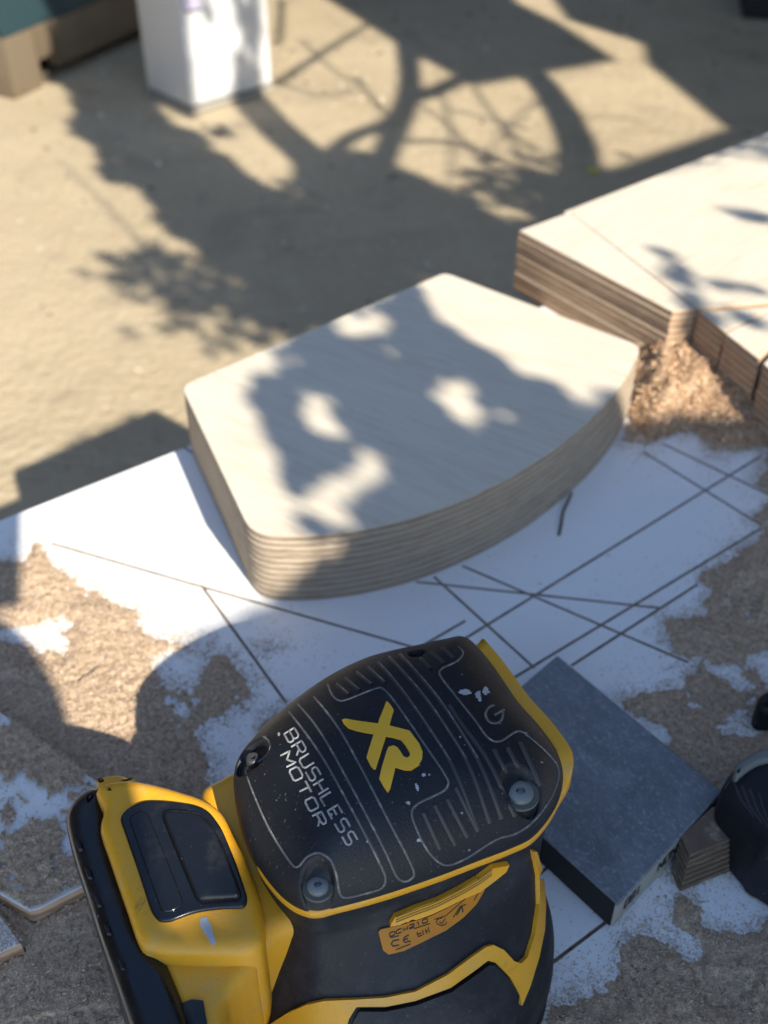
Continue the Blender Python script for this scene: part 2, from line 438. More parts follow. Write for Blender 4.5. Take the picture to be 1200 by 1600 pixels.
stackset([(1092, 486), (1132, 518), (1216, 479)], 10, 'thin strip stack', 'the thin strip stack between two seams', 13, [M['birch'], M['edge2']], jit=.0008)
stackset([(1134, 521), (1187, 561), (1262, 488), (1460, 470), (1460, 458), (1222, 480)], 10, 'corner stack', 'the right stack whose corner stands above sawdust', 14, [M['birch2'], M['edge2']], jit=.0008)
stackset([(1193, 568), (1250, 618), (1460, 560), (1460, 476), (1268, 492)], 10, 'edge stack', 'the stack cut off at the right edge', 15, [M['birch'], M['edge2']], jit=.001)

# offcuts at the sanding block : a low pile of thin strips seen edge on
base = [(1062, 1394), (1180, 1346), (1290, 1306), (1290, 1250), (1150, 1300), (1096, 1318), (1048, 1362)]
for k in range(7):
    o_ = ccw([Vector((p.x, p.y, 0)) for p in Us(base, T)])
    mv = Vector((.0004*k, .0010*k, 0))
    me = slab([p+mv for p in o_], T+.0002+k*.0026, T+.0002+(k+1)*.0026-.0003, .0004, 2, side_mat=1)
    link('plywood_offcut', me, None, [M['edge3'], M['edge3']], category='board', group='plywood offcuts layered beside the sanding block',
         label=(['lowest', 'second lowest', 'third lowest', 'middle', 'third highest', 'second highest', 'highest'][k])+' thin brown plywood offcut in the pile beside sanding block and black tool')

# dusty boards lower left
DB = [(-120, 1020), (0, 1112), (145, 1216), (300, 1330), (250, 1345), (131, 1385), (60, 1421), (46, 1424), (-120, 1330)]
HB = .010
db = ccw([Vector((p.x, p.y, 0)) for p in Us(DB, T+HB)])
me = slab(db, T+.0002, T+HB, .0006, 2, side_mat=1)
link('offcut_board', me, None, [M['table'], M['edge2']], label='white faced offcut board dusted with sawdust lying left of the battery', category='board')
db2 = ccw([Vector((p.x, p.y, 0)) for p in Us([(-120, 1345), (-2, 1428), (33, 1474), (-10, 1494), (-120, 1530)], T+HB)])
link('offcut_board', slab(db2, T+.0002, T+HB, .0006, 2, side_mat=1), None, [M['table'], M['edge2']],
     label='clean white corner of an offcut board at the lower left edge of the photo', category='board')

# ============================================================= SAWDUST
def inside(P, X, Y):
    r = np.zeros(X.shape, bool); n = len(P)
    for i in range(n):
        x1, y1 = P[i]; x2, y2 = P[(i+1) % n]
        c = ((y1 > Y) != (y2 > Y)) & (X < (x2-x1)*(Y-y1)/(y2-y1+1e-12)+x1); r ^= c
    return r
def sdist(P, X, Y):
    d = np.full(X.shape, 9.)
    for i in range(len(P)):
        x1, y1 = P[i]; x2, y2 = P[(i+1) % len(P)]; dx, dy = x2-x1, y2-y1
        t = np.clip(((X-x1)*dx+(Y-y1)*dy)/(dx*dx+dy*dy+1e-12), 0, 1)
        d = np.minimum(d, np.hypot(X-x1-t*dx, Y-y1-t*dy))
    return np.where(inside(P, X, Y), d, -d)
def vnoise(X, Y, s, seed):
    r = np.random.default_rng(seed); G = r.random((256, 256))
    x = X*s+100; y = Y*s+100; xi = np.floor(x).astype(int); yi = np.floor(y).astype(int); fx = x-xi; fy = y-yi
    fx = fx*fx*(3-2*fx); fy = fy*fy*(3-2*fy)
    g = lambda a, b: G[a % 256, b % 256]
    return (g(xi, yi)*(1-fx)+g(xi+1, yi)*fx)*(1-fy)+(g(xi, yi+1)*(1-fx)+g(xi+1, yi+1)*fx)*fy-.5
def fbm(X, Y, s, o, seed, g=.55):
    v = 0; a = 1
    for k in range(o): v = v+a*vnoise(X, Y, s*2**k, seed+k); a *= g
    return v
def wp(px): return [(p.x, p.y) for p in Us(px, T)]
dust_polys = [
    ([(-300, 830), (0, 862), (55, 848), (100, 868), (150, 905), (215, 962), (280, 992), (330, 1010), (372, 1018), (412, 1060), (398, 1090), (372, 1128), (335, 1150), (330, 1210), (420, 1300), (300, 1700), (-300, 1800)], .0022),
    ([(960, 540), (974, 620), (972, 690), (1008, 712), (1040, 692), (1078, 680), (1108, 714), (1150, 712), (1190, 700), (1300, 720), (1300, 560), (1000, 480)], .003),
    ([(1190, 700), (1178, 760), (1190, 800), (1150, 850), (1092, 898), (1082, 950), (1022, 960), (1040, 1010), (1075, 1036), (1040, 1062), (978, 1068), (962, 1098), (1000, 1140), (1080, 1230), (1060, 1340), (1300, 1400), (1300, 700)], .0022),
    ([(1040, 1398), (1060, 1380), (1085, 1395), (1102, 1440), (1200, 1440), (1300, 1420), (1300, 1800), (820, 1800), (845, 1562), (905, 1530), (985, 1478), (1010, 1430)], .0022),
    ([(392, 1010), (412, 1003), (450, 1012), (440, 1020), (418, 1034), (400, 1030)], .0006),
    ([(386, 1140), (420, 1100), (460, 1096), (440, 1120), (400, 1170)], .0010),
    ([(1030, 1370), (1060, 1350), (1180, 1330), (1200, 1370), (1100, 1385), (1050, 1405)], .0008),
]
holes = [[(1120, 1048), (1138, 1050), (1175, 1072), (1165, 1078)], [(1182, 1050), (1205, 1040), (1210, 1072), (1190, 1070)], [(1150, 1112), (1163, 1098), (1178, 1105), (1172, 1122), (1152, 1122)],
         [(1132, 1115), (1140, 1116), (1148, 1130), (1138, 1128)], [(1088, 1398), (1140, 1378), (1190, 1364), (1240, 1360), (1240, 1420), (1196, 1432), (1104, 1442)],
         [(88, 978), (60, 990), (30, 992), (80, 1004)], [(1050, 1478), (1080, 1470), (1092, 1488), (1078, 1500)],
         [(-300, 800), (0, 820), (50, 840), (40, 872), (-300, 872)], [(330, 1150), (380, 1130), (395, 1150), (340, 1190)], [(268, 1030), (300, 1040), (290, 1052)]]
x0, x1_, y0, y1_ = -.42, .48, .12, .82; ST_ = .0010
nx = int((x1_-x0)/ST_); ny = int((y1_-y0)/ST_)
X, Y = np.meshgrid(x0+np.arange(nx)*ST_, y0+np.arange(ny)*ST_, indexing='ij')
N1 = fbm(X, Y, 60, 4, 5); N2 = fbm(X, Y, 340, 2, 50); NB = fbm(X, Y, 30, 3, 90)
edge_n = N1*.012+N2*.0035
D = np.full(X.shape, -1.); Hh = np.zeros(X.shape)
for px, h in dust_polys:
    sdv = sdist(wp(px), X, Y); better = sdv > D; D = np.maximum(D, sdv); Hh = np.where(better, h, Hh)
for hp in holes: D = np.minimum(D, -sdist(wp(hp), X, Y))
DE = D+edge_n
# within the patches the layer wears thin here and there
DE = np.minimum(DE, np.where(D < .035, (.74-(NB+.5*N2))*.03, 1))
DE0 = DE.copy(); DE = DE-.0048
cover = DE > -.001
mound = [wp([(950, 520), (985, 650), (1010, 690), (1080, 668), (1130, 690), (1260, 700), (1300, 600), (1100, 540)])]
ms = np.clip(sdist(mound[0], X, Y)/.025, 0, 1)
Z = T+np.clip(DE*.16, -.0006, .0003)+np.minimum(Hh, np.clip(DE, 0, None)*.10)+np.clip(DE*60, 0, 1)*(.0009*vnoise(X, Y, 470, 8)+.0004*(N2+.5)+.0012*(N1+.3))
Z += ms*(.014+.009*(N1+.2)+.0022*N2)
# lies on the offcut boards too
inb = inside([(p.x, p.y) for p in db], X, Y); inb2 = inside([(p.x, p.y) for p in db2], X, Y)
onb = sdist([(p.x, p.y) for p in db], X, Y)
Z = np.where(inb | inb2, Z+HB-.0006, Z)
bt_ = NB*1.2+N2*.6+N1*.4+(Y-.33)*3.0
bthin = inb & (bt_ > .30)
Z = np.where(inb, Z-np.clip((bt_-.20)*.012, 0, .004), Z)
cover &= ~bthin & ~inb2
cover &= ~(inside([(p.x, p.y) for p in out1], X, Y))
idx = -np.ones(X.shape, int)
cell = cover[:-1, :-1] & cover[1:, :-1] & cover[1:, 1:] & cover[:-1, 1:]
bb = inb.astype(int); cell &= (bb[:-1, :-1] == bb[1:, :-1]) & (bb[:-1, :-1] == bb[1:, 1:]) & (bb[:-1, :-1] == bb[:-1, 1:])
yy = E0.y+(X-E0.x)*ED.y/ED.x-.003
cell &= (Y < yy)[:-1, :-1]
use = np.zeros(X.shape, bool)
for a, b in ((0, 0), (1, 0), (1, 1), (0, 1)): use[a:nx-1+a, b:ny-1+b] |= cell
idx[use] = np.arange(use.sum())
vts = np.stack([X[use], Y[use], Z[use]], 1)
ci, cj = np.nonzero(cell)
fcs = np.stack([idx[ci, cj], idx[ci+1, cj], idx[ci+1, cj+1], idx[ci, cj+1]], 1)
def np_mesh(v, f, name, smooth=True):
    me = bpy.data.meshes.new(name); k = f.shape[1]
    me.vertices.add(len(v)); me.vertices.foreach_set('co', v.astype(np.float32).ravel())
    me.loops.add(f.size); me.loops.foreach_set('vertex_index', f.astype(np.int32).ravel())
    me.polygons.add(len(f)); me.polygons.foreach_set('loop_start', np.arange(0, f.size, k, dtype=np.int32))
    me.update(calc_edges=True); me.validate()
    if smooth: me.polygons.foreach_set('use_smooth', [True]*len(me.polygons))
    return me
link('sawdust', np_mesh(vts, fcs, 'dust'), None, M['dust'], kind='stuff', label='brown sawdust lying in ragged drifts over the white tabletop', category='sawdust')
# loose fibres and grains
N = 1700000
gx = rng.uniform(-.34, .42, N); gy = rng.uniform(y0+.03, y1_-.01, N)
ii = ((gx-x0)/ST_).astype(int); jj = ((gy-y0)/ST_).astype(int)
cv = cover[ii, jj]; dd = DE[ii, jj]; dn = D[ii, jj]; ib = inb[ii, jj]
cv = cv & (dd > 0); d0 = DE0[ii, jj]
prob = np.where(cv, .45, np.where(d0 > 0, .40+.5*np.clip(d0/.005, 0, 1), .40*np.exp(np.minimum(d0, 0)/.0030)+.10*np.exp(np.minimum(d0, 0)/.013)+.0009))
prob = np.where(ib & ~cv, .035+.28*np.exp(-np.clip((bt_[ii, jj]-.30), 0, 9)/.06), prob)
prob = np.where(ms[ii, jj] > 0, .35, prob)
prob = np.where(gy > E0.y+(gx-E0.x)*ED.y/ED.x-.004, 0, prob)
prob = np.where(gy > .62, prob*np.where(ms[ii, jj] > 0, 1, .3), prob)
keep = rng.random(N) < prob
gx, gy, ii, jj, cv, ib = gx[keep], gy[keep], ii[keep], jj[keep], cv[keep], ib[keep]
mk = ms[ii, jj]
outb = ~inside([(p.x, p.y) for p in out1], gx, gy); gx, gy, ii, jj, cv, ib, mk = [a[outb] for a in (gx, gy, ii, jj, cv, ib, mk)]
gz = np.where(cv, Z[ii, jj], np.where(ib | inb2[ii, jj], T+HB, T))+.0003
n = len(gx); ang = rng.uniform(0, 6.283, n); ln = rng.gamma(2.0, .00019, n)+.00030; wd = rng.uniform(.00018, .00036, n); tilt = rng.normal(0, .25, n)
big = rng.random(n) < .02; ln = np.where(big, ln*2.6, ln); ln = np.where(mk > 0, ln*2.2, ln); tilt = np.where(mk > 0, tilt*2.5, tilt); gz = gz+np.where(mk > 0, rng.uniform(0, .003, n), 0)
ca, sa, ct_, st_ = np.cos(ang), np.sin(ang), np.cos(tilt), np.sin(tilt)
ax = np.stack([ca*ct_, sa*ct_, np.abs(st_)], 1)*ln[:, None]; bx = np.stack([-sa, ca, rng.normal(0, .2, n)], 1)*wd[:, None]
c = np.stack([gx, gy, gz], 1); up = np.array([0, 0, .00022])
q = np.stack([c-ax*.5-bx*.5, c+ax*.5-bx*.3, c+ax*.5+bx*.4+up, c-ax*.4+bx*.5+up], 1).reshape(-1, 3)
link('wood_shavings', np_mesh(q, np.arange(4*n).reshape(-1, 4), 'chips', False), None, M['chips'], kind='stuff', label='loose wood fibres and grains scattered over sawdust and tabletop', category='shavings')
mp_ = [(p.x, p.y) for p in Us([(975, 560), (985, 655), (1010, 692), (1080, 672), (1130, 695), (1260, 705), (1300, 620), (1190, 630), (1110, 560), (1050, 555)], T)]
nm = 130000; mx = rng.uniform(.10, .42, nm); my = rng.uniform(.5, .72, nm); k_ = inside(mp_, mx, my); mx, my = mx[k_], my[k_]
mi, mj = ((mx-x0)/ST_).astype(int), ((my-y0)/ST_).astype(int); n = len(mx)
c = np.stack([mx, my, Z[mi, mj]+rng.uniform(-.0005, .0035, n)], 1); a3 = rng.normal(0, 1, (n, 3)); a3[:, 2] *= .6; a3 /= np.linalg.norm(a3, axis=1)[:, None]
b3 = np.cross(a3, rng.normal(0, 1, (n, 3))); b3 /= np.linalg.norm(b3, axis=1)[:, None]; ln = rng.uniform(.0007, .0036, n)[:, None]; wd = rng.uniform(.00014, .00042, n)[:, None]; n3 = np.cross(a3, b3)
q = np.stack([c-a3*ln*.5-b3*wd, c-a3*ln*.5+b3*wd, c+b3*wd+n3*ln*.15, c-b3*wd+n3*ln*.15, c+a3*ln*.5-b3*wd, c+a3*ln*.5+b3*wd], 1).reshape(-1, 3)
o_ = np.arange(n)[:, None]*6; f_ = np.concatenate([o_+np.array([0, 1, 2, 3]), o_+np.array([3, 2, 5, 4])])
link('curled_shavings', np_mesh(q, f_, 'curls', False), None, M['curl'], kind='stuff', label='heap of pale curled wood shavings against the right hand stacks', category='shavings')
tw, tf = tube(smooth_poly([U(873, 836, T+.0006), U(877, 818, T+.0012), U(880, 800, T+.001), U(888, 782, T+.002), U(893, 770, T+.003)], 4, False), [.0009]*17, 6)
link('wood_splinter', mesh(tw, tf, smooth=True), None, M['oldwood'], label='thin dark splinter sticking out from under the central stack', category='splinter')

# ============================================================= SANDER
SA = thing('orbital_sander', 'yellow and black cordless orbital sander lying in the foreground with XR logo', 'sander')
def bvh_of(*objs):
    V = []; F = []
    for o in objs:
        b = len(V); V += [v.co.copy() for v in o.data.vertices]; F += [tuple(b+i for i in p.vertices) for p in o.data.polygons]
    return BVHTree.FromPolygons(V, F)
CAPO = [(655, 1020), (700, 1010), (733, 1008), (770, 1047), (812, 1108), (848, 1150), (875, 1190), (880, 1225), (865, 1265), (835, 1303), (800, 1322), (740, 1345), (680, 1368), (600, 1395), (530, 1414), (485, 1422), (442, 1400), (402, 1350), (378, 1300), (366, 1240), (368, 1200), (388, 1170), (432, 1126), (500, 1076), (560, 1045), (605, 1031)]
ZR = T+.099; HD = .027
co = ccw(smooth_poly([Vector((p.x, p.y, 0)) for p in Us(CAPO, ZR)], 12))
CC = Vector((U(628, 1212, ZR+.01).x, U(628, 1212, ZR+.01).y, 0))
def capz(r): return ZR+HD*max(0, 1-r**2.9)**.62
K = 120; screws_z1 = [(1015, 535, 42), (335, 848, 46), (118, 424, 32), (667, 88, 22)]
def Z1(x, y): return (340+x/2.1429, 980+y/2.1429)
def hit_cap(px, py):
    z = ZR+HD*.9
    for _ in range(25):
        P = U(px, py, z); v = Vector((P.x-CC.x, P.y-CC.y, 0)); a = math.atan2(v.y, v.x)
        # radius of outline in this direction
        R = rad_at(a); r = min(1, v.length/R); z = .5*z+.5*capz(r)
    return Vector((P.x, P.y, z))
angs = [math.atan2(p.y-CC.y, p.x-CC.x) for p in co]; lens = [(p-CC).length for p in co]
order = sorted(range(len(co)), key=lambda i: angs[i]); aa = np.array([angs[i] for i in order]); rr_ = np.array([lens[i] for i in order])
def rad_at(a): return float(np.interp(a, np.concatenate([aa-2*math.pi, aa, aa+2*math.pi]), np.concatenate([rr_]*3)))
wells = []
for x, y, r in screws_z1:
    p = hit_cap(*Z1(x, y)); q = hit_cap(*Z1(x+r, y)); wells.append((p, (q-p).length))
rings = []
rs = [0.004]+[((k+1)/K)**.8 for k in range(K)]
for r in rs:
    ring = []
    for p in co:
        v = CC+(p-CC)*r; z = capz(r)
        for (wc, wr) in wells:
            d = math.hypot(v.x-wc.x, v.y-wc.y)
            if d < wr*1.25: z -= .0036*min(1, max(0, (wr*1.25-d)/(wr*.22)))
        ring.append(Vector((v.x, v.y, z)))
    rings.append(ring)
rings.append([Vector((p.x, p.y, ZR-.003)) for p in co]); rings.append([Vector((q.x, q.y, ZR-.004)) for q in offset(co, .003)])
cap = link('top_cap', rings_mesh(rings, smooth=True), SA, M['rubber'])
# housing rings below the cap
def grow(pts, d, extra=None):
    return offset(pts, -d)
WA = U(748, 1010, ZR); WB = U(882, 1195, ZR); wa_, wb_ = math.atan2(WA.y-CC.y, WA.x-CC.x), math.atan2(WB.y-CC.y, WB.x-CC.x)
def win(p):
    a = math.atan2(p.y-CC.y, p.x-CC.x); f = (a-wb_)/(wa_-wb_)
    t = max(0, min(1, (f+.30)/.36)); t = t*t*(3-2*t); return t*max(0, min(1, (1.03-f)/.05))
def yellow_ring():
    out = []
    base = offset(co, -.0002)
    for p in base:
        v = (p-CC); u = v.normalized(); lf = max(0, min(1, (-(u.x)-.15)/.3))*max(0, min(1, (p.y-(CC.y-.030))/.012))
        out.append(p+u*(win(p)*.0044-lf*.0016))
    return out
yr = yellow_ring()
lst = [zset(offset(yr, .006), ZR-.0006), zset(offset(yr, .0007), ZR-.0008), zset(yr, ZR-.0015), zset(yr, ZR-.0045), zset(offset(yr, .0015), ZR-.006)]
# front-right lip rises a little above the cap edge
yel = []
for k, ring in enumerate(lst):
    rr2 = []
    for p in ring:
        e = win(p)
        rr2.append(p+Vector((0, 0, e*(.0060 if k < 2 else (.0050 if k == 2 else -.002)))))
    yel.append(rr2)
link('housing_rim', rings_mesh(yel, smooth=True, angle=50), SA, M['yellow'])
# lower body : cap shape morphs to the round shroud
DC = Vector((.0035, .231, 0))
def ring_mix(w, sc, r, z):
    out = []
    for p in co:
        a = CC+(p-CC)*sc; u = (p-CC); th = math.atan2(u.y, u.x); b = DC+Vector((math.cos(th), math.sin(th), 0))*r
        q = a*(1-w)+b*w; out.append(Vector((q.x, q.y, z)))
    return out
prof = [(0, .985, .05, ZR-.0055), (.02, .975, .05, ZR-.010), (.15, .95, .050, T+.082), (.4, .94, .051, T+.074), (.62, .94, .052, T+.066), (.82, .95, .054, T+.057), (.95, .95, .0565, T+.048), (1, 1, .0595, T+.040), (1, 1, .0618, T+.031), (1, 1, .0625, T+.022), (1, 1, .061, T+.014)]
prof2 = []
for a, b in zip(prof[:-1], prof[1:]):
    for k in range(4): prof2.append(tuple(a[i]*(1-k/4)+b[i]*k/4 for i in range(4)))
prof2.append(prof[-1])
bodyo = link('lower_body', rings_mesh([ring_mix(*p) for p in prof2], smooth=True), SA, M['body'])
link('sanding_pad', rings_mesh([ring_mix(1, 1, .058, T+.0145), ring_mix(1, 1, .0622, T+.0125), ring_mix(1, 1, .0622, T+.003), ring_mix(1, 1, .0615, T+.0005)], smooth=True, angle=40), SA, M['blackfoam'])
# neck and battery housing
def pxw(px, z): return [Vector((p.x, p.y, 0)) for p in Us(px, z)]
NK = [(312, 1230), (340, 1212), (366, 1198), (440, 1200), (540, 1300), (560, 1405), (500, 1432), (455, 1446), (425, 1462), (398, 1484), (376, 1500), (350, 1496), (338, 1400), (322, 1300)]
link('neck', pebble(smooth_poly(pxw(NK, T+.083), 5), T+.02, T+.083, .006), SA, M['yellow'])
BT = [(148, 1226), (168, 1217), (200, 1213), (240, 1219), (290, 1233), (318, 1243), (344, 1261), (368, 1302), (398, 1372), (412, 1428), (410, 1466), (398, 1480), (370, 1487), (320, 1488), (260, 1486), (238, 1480), (216, 1468), (192, 1402), (168, 1332), (154, 1288), (160, 1262), (152, 1244)]
bat = link('battery_housing', pebble(smooth_poly(pxw(BT, T+.090), 5), T+.01, T+.090, .0045), SA, M['yellow'])
BK = [(99, 1272), (106, 1250), (124, 1232), (149, 1219), (165, 1235), (170, 1262), (168, 1290), (182, 1340), (206, 1408), (226, 1462), (252, 1482), (268, 1515), (292, 1575), (330, 1700), (245, 1700), (166, 1500), (134, 1402), (110, 1325)]
bk = link('battery_pack', pebble(smooth_poly(pxw(BK, T+.084), 5), T+.006, T+.084, .006), SA, M['gloss'])
for i, (x, y) in enumerate([(118, 1318), (133, 1362), (148, 1406), (163, 1450), (185, 1505)]):
    q = [(x-1, y-7), (x+6, y-5), (x+11, y+9), (x+4, y+8)]
    link('grip_rib', slab(ccw(pxw(q, T+.0848)), T+.07, T+.0848, .0003, 2), bk, M['rubber'])
TABP = [(150, 1219), (165, 1211), (182, 1209), (200, 1213), (212, 1222), (180, 1232), (160, 1238)]
link('release_tab', pebble(smooth_poly(pxw(TABP, T+.085), 4), T+.06, T+.085, .002), SA, M['yellow'])
PN = [(186, 1276), (198, 1262), (224, 1249), (262, 1250), (305, 1256), (326, 1265), (346, 1292), (370, 1350), (387, 1402), (383, 1417), (342, 1418), (302, 1424), (264, 1439), (247, 1438), (236, 1424), (212, 1350)]
pan = link('battery_panel', pebble(round_corners(pxw(PN, T+.0912), .003, 3), T+.08, T+.0912, .0008, 3), bat, M['gloss'])
P2 = [(248, 1262), (316, 1267), (340, 1300), (362, 1352), (377, 1392), (372, 1400), (312, 1404), (304, 1398), (276, 1330)]
link('panel_window', pebble(round_corners(pxw(P2, T+.0935), .006, 6), T+.085, T+.0935, .0014, 4), bat, M['gloss'])
P3 = [(200, 1276), (222, 1264), (232, 1272), (262, 1345), (288, 1412), (268, 1424), (252, 1424), (226, 1350)]
link('panel_ridge', pebble(round_corners(pxw(P3, T+.0918), .005, 5), T+.085, T+.0918, .0005, 3), bat, M['gloss'])
SC = [(312, 1436), (322, 1432), (330, 1446), (334, 1462), (338, 1474), (332, 1478), (322, 1462), (313, 1448)]

# decals on a surface
def resample(pts, step):
    out = [Vector(pts[0])]
    for a, b in zip(pts[:-1], pts[1:]):
        a = Vector(a); b = Vector(b); L_ = (b-a).length; k = max(1, int(L_/step))
        for i in range(1, k+1): out.append(a.lerp(b, i/k))
    return out
def smooth2(pts, n=4):
    P = smooth_poly([Vector((x, y, 0)) for x, y in pts], n, False); return [(p.x, p.y) for p in P]
capb = bvh_of(cap)
def cast(b, x, y):
    d = ray(x, y).normalized(); h, nn, i, dist = b.ray_cast(CAMP, d)
    if h is None: return None, None
    return h, (nn if nn.dot(d) < 0 else -nn)
def ribbon(VF, pts, width, h=.0003, b=None, step=5, closed=False):
    V, F = VF; P = []; Nn = []
    pp = list(pts)+([pts[0]] if closed else [])
    for q in resample([(x, y) for x, y in pp], step):
        p, nn = cast(b, q.x, q.y)
        if p is not None: P.append(p); Nn.append(nn)
    if len(P) < 2: return
    b0 = len(V)
    for i, p in enumerate(P):
        t = (P[min(i+1, len(P)-1)]-P[max(i-1, 0)]).normalized(); s = t.cross(Nn[i]).normalized(); nn = Nn[i]
        for u, k in ((-.5, -.0003), (-.3, h*.8), (0, h), (.3, h*.8), (.5, -.0003)): V.append(p+s*(width*u)+nn*k)
    for i in range(len(P)-1):
        for k in range(4):
            F.append((b0+i*5+k, b0+i*5+k+1, b0+i*5+k+6, b0+i*5+k+5))
def patch(name, polys, h, b, parent, mat, grid=7):
    """filled px polygon(s) lying on a surface with raised thickness h"""
    bm = bmesh.new()
    for pts in polys:
        vs = [bm.verts.new((x, y, 0)) for x, y in [(q.x, q.y) for q in resample(list(pts)+[pts[0]], grid)][:-1]]
        bm.faces.new(vs)
    bm.normal_update()
    bmesh.ops.triangulate(bm, faces=bm.faces[:])
    xs = [v.co.x for v in bm.verts]; ys = [v.co.y for v in bm.verts]
    for ax, lo, hi in ((0, min(xs), max(xs)), (1, min(ys), max(ys))):
        c = lo+grid
        while c < hi:
            no = (1, 0, 0) if ax == 0 else (0, 1, 0); cc = (c, 0, 0) if ax == 0 else (0, c, 0)
            bmesh.ops.bisect_plane(bm, geom=bm.faces[:]+bm.edges[:]+bm.verts[:], plane_co=cc, plane_no=no); c += grid
    bmesh.ops.remove_doubles(bm, verts=bm.verts[:], dist=.01)
    bd = [e for e in bm.edges if e.is_boundary]
    r = bmesh.ops.extrude_edge_only(bm, edges=bd); low = {v for v in r['geom'] if isinstance(v, bmesh.types.BMVert)}
    dead = []
    for v in bm.verts:
        p, nn = cast(b, v.co.x, v.co.y)
        if p is None: dead.append(v); continue
        v.co = p+nn*(-.0004 if v in low else h)
    bmesh.ops.delete(bm, geom=dead, context='VERTS'); bmesh.ops.recalc_face_normals(bm, faces=bm.faces[:])
    return link(name, from_bm(bm, smooth=True, angle=40), parent, mat)
z1 = lambda L_: [Z1(x, y) for x, y in L_]
VF = ([], [])
contours = [
 [(238, 283), (300, 362), (360, 450), (430, 575), (500, 705), (552, 810), (562, 845), (548, 874), (500, 890), (430, 905), (408, 888), (398, 830), (378, 780), (340, 755), (300, 768), (268, 802), (240, 782), (175, 680), (125, 570), (96, 490), (104, 468), (150, 442), (175, 410), (172, 382), (152, 366)],
 [(268, 258), (320, 318), (375, 402), (470, 575), (560, 748), (596, 828), (622, 850), (648, 842), (655, 812), (600, 700), (550, 605), (480, 470), (420, 362), (370, 290), (322, 234)],
 [(368, 192), (384, 228), (408, 246), (440, 240), (528, 206), (556, 208), (600, 258), (690, 388), (764, 498), (770, 532), (742, 556), (672, 590), (650, 620), (664, 670), (705, 750), (760, 796), (830, 775), (930, 712), (1000, 690), (1062, 645), (1122, 560), (1142, 480), (1110, 428), (1035, 362), (1000, 350), (945, 382), (905, 370), (862, 312), (790, 222), (745, 162), (752, 138), (798, 116), (822, 88), (806, 66)],
]
for c_ in contours: ribbon(VF, smooth2(z1(c_), 5), .0010, .00035, capb, 4)
ribs = [[(540, 120), (640, 240), (780, 450), (872, 680)], [(575, 102), (700, 242), (832, 442), (912, 655)], [(612, 92), (740, 240), (870, 440), (952, 640)], [(775, 262), (820, 330), (905, 445), (995, 632)],
 [(400, 192), (440, 226)], [(428, 172), (476, 212)], [(466, 152), (515, 192)], [(505, 136), (560, 186)], [(675, 100), (714, 140)], [(712, 82), (758, 122)], [(752, 70), (790, 104)],
 [(925, 410), (966, 486)], [(970, 404), (1006, 470)], [(1012, 386), (1080, 530)], [(690, 620), (745, 742)], [(728, 595), (796, 728)], [(770, 574), (836, 702)], [(798, 536), (872, 682)]]
VR = ([], [])
for i, r_ in enumerate(ribs): ribbon(VR, smooth2(z1(r_), 5) if len(r_) > 2 else z1(r_), .0019, .0006, capb, 4)
link('moulded_outline', mesh(*VF, smooth=True), cap, M['line'])
link('moulded_ribs', mesh(*VR, smooth=True), cap, M['line'] if False else M['dull'])
VRs = ([], [])
for i, r_ in enumerate(ribs[:3]):
    a = z1(r_)[:3]; ribbon(VRs, smooth2(a, 5), .0007, .0009, capb, 4)
for r_ in ribs[4:8]: ribbon(VRs, z1(r_), .0006, .0009, capb, 4)
link('pale_rib_crests', mesh(*VRs, smooth=True), cap, M['line'])  # paler crest lines along the upper part of some ribs
# XR logo
def ZX(x, y): return (520+x/7.5, 1080+y/7.5)
xr1 = [(108, 345), (150, 332), (300, 358), (530, 388), (548, 330), (600, 205), (628, 128), (650, 138), (690, 190), (716, 232), (690, 310), (664, 412), (780, 440), (900, 472), (950, 540), (1010, 620), (1052, 720), (1045, 800), (1000, 880), (920, 930), (850, 932), (780, 912), (735, 895), (710, 1000), (672, 1150), (645, 1192), (600, 1130), (543, 1030), (580, 880), (632, 710), (655, 660), (710, 645), (755, 665), (790, 710), (830, 775), (870, 788), (905, 765), (900, 725), (850, 640), (800, 578), (700, 548), (625, 535), (605, 600), (560, 740), (505, 915), (485, 922), (450, 890), (396, 785), (420, 700), (480, 510), (380, 490), (280, 470), (180, 438), (130, 390)]
patch('logo', [[ZX(x, y) for x, y in xr1]], .0005, capb, cap, M['logo'], 5)
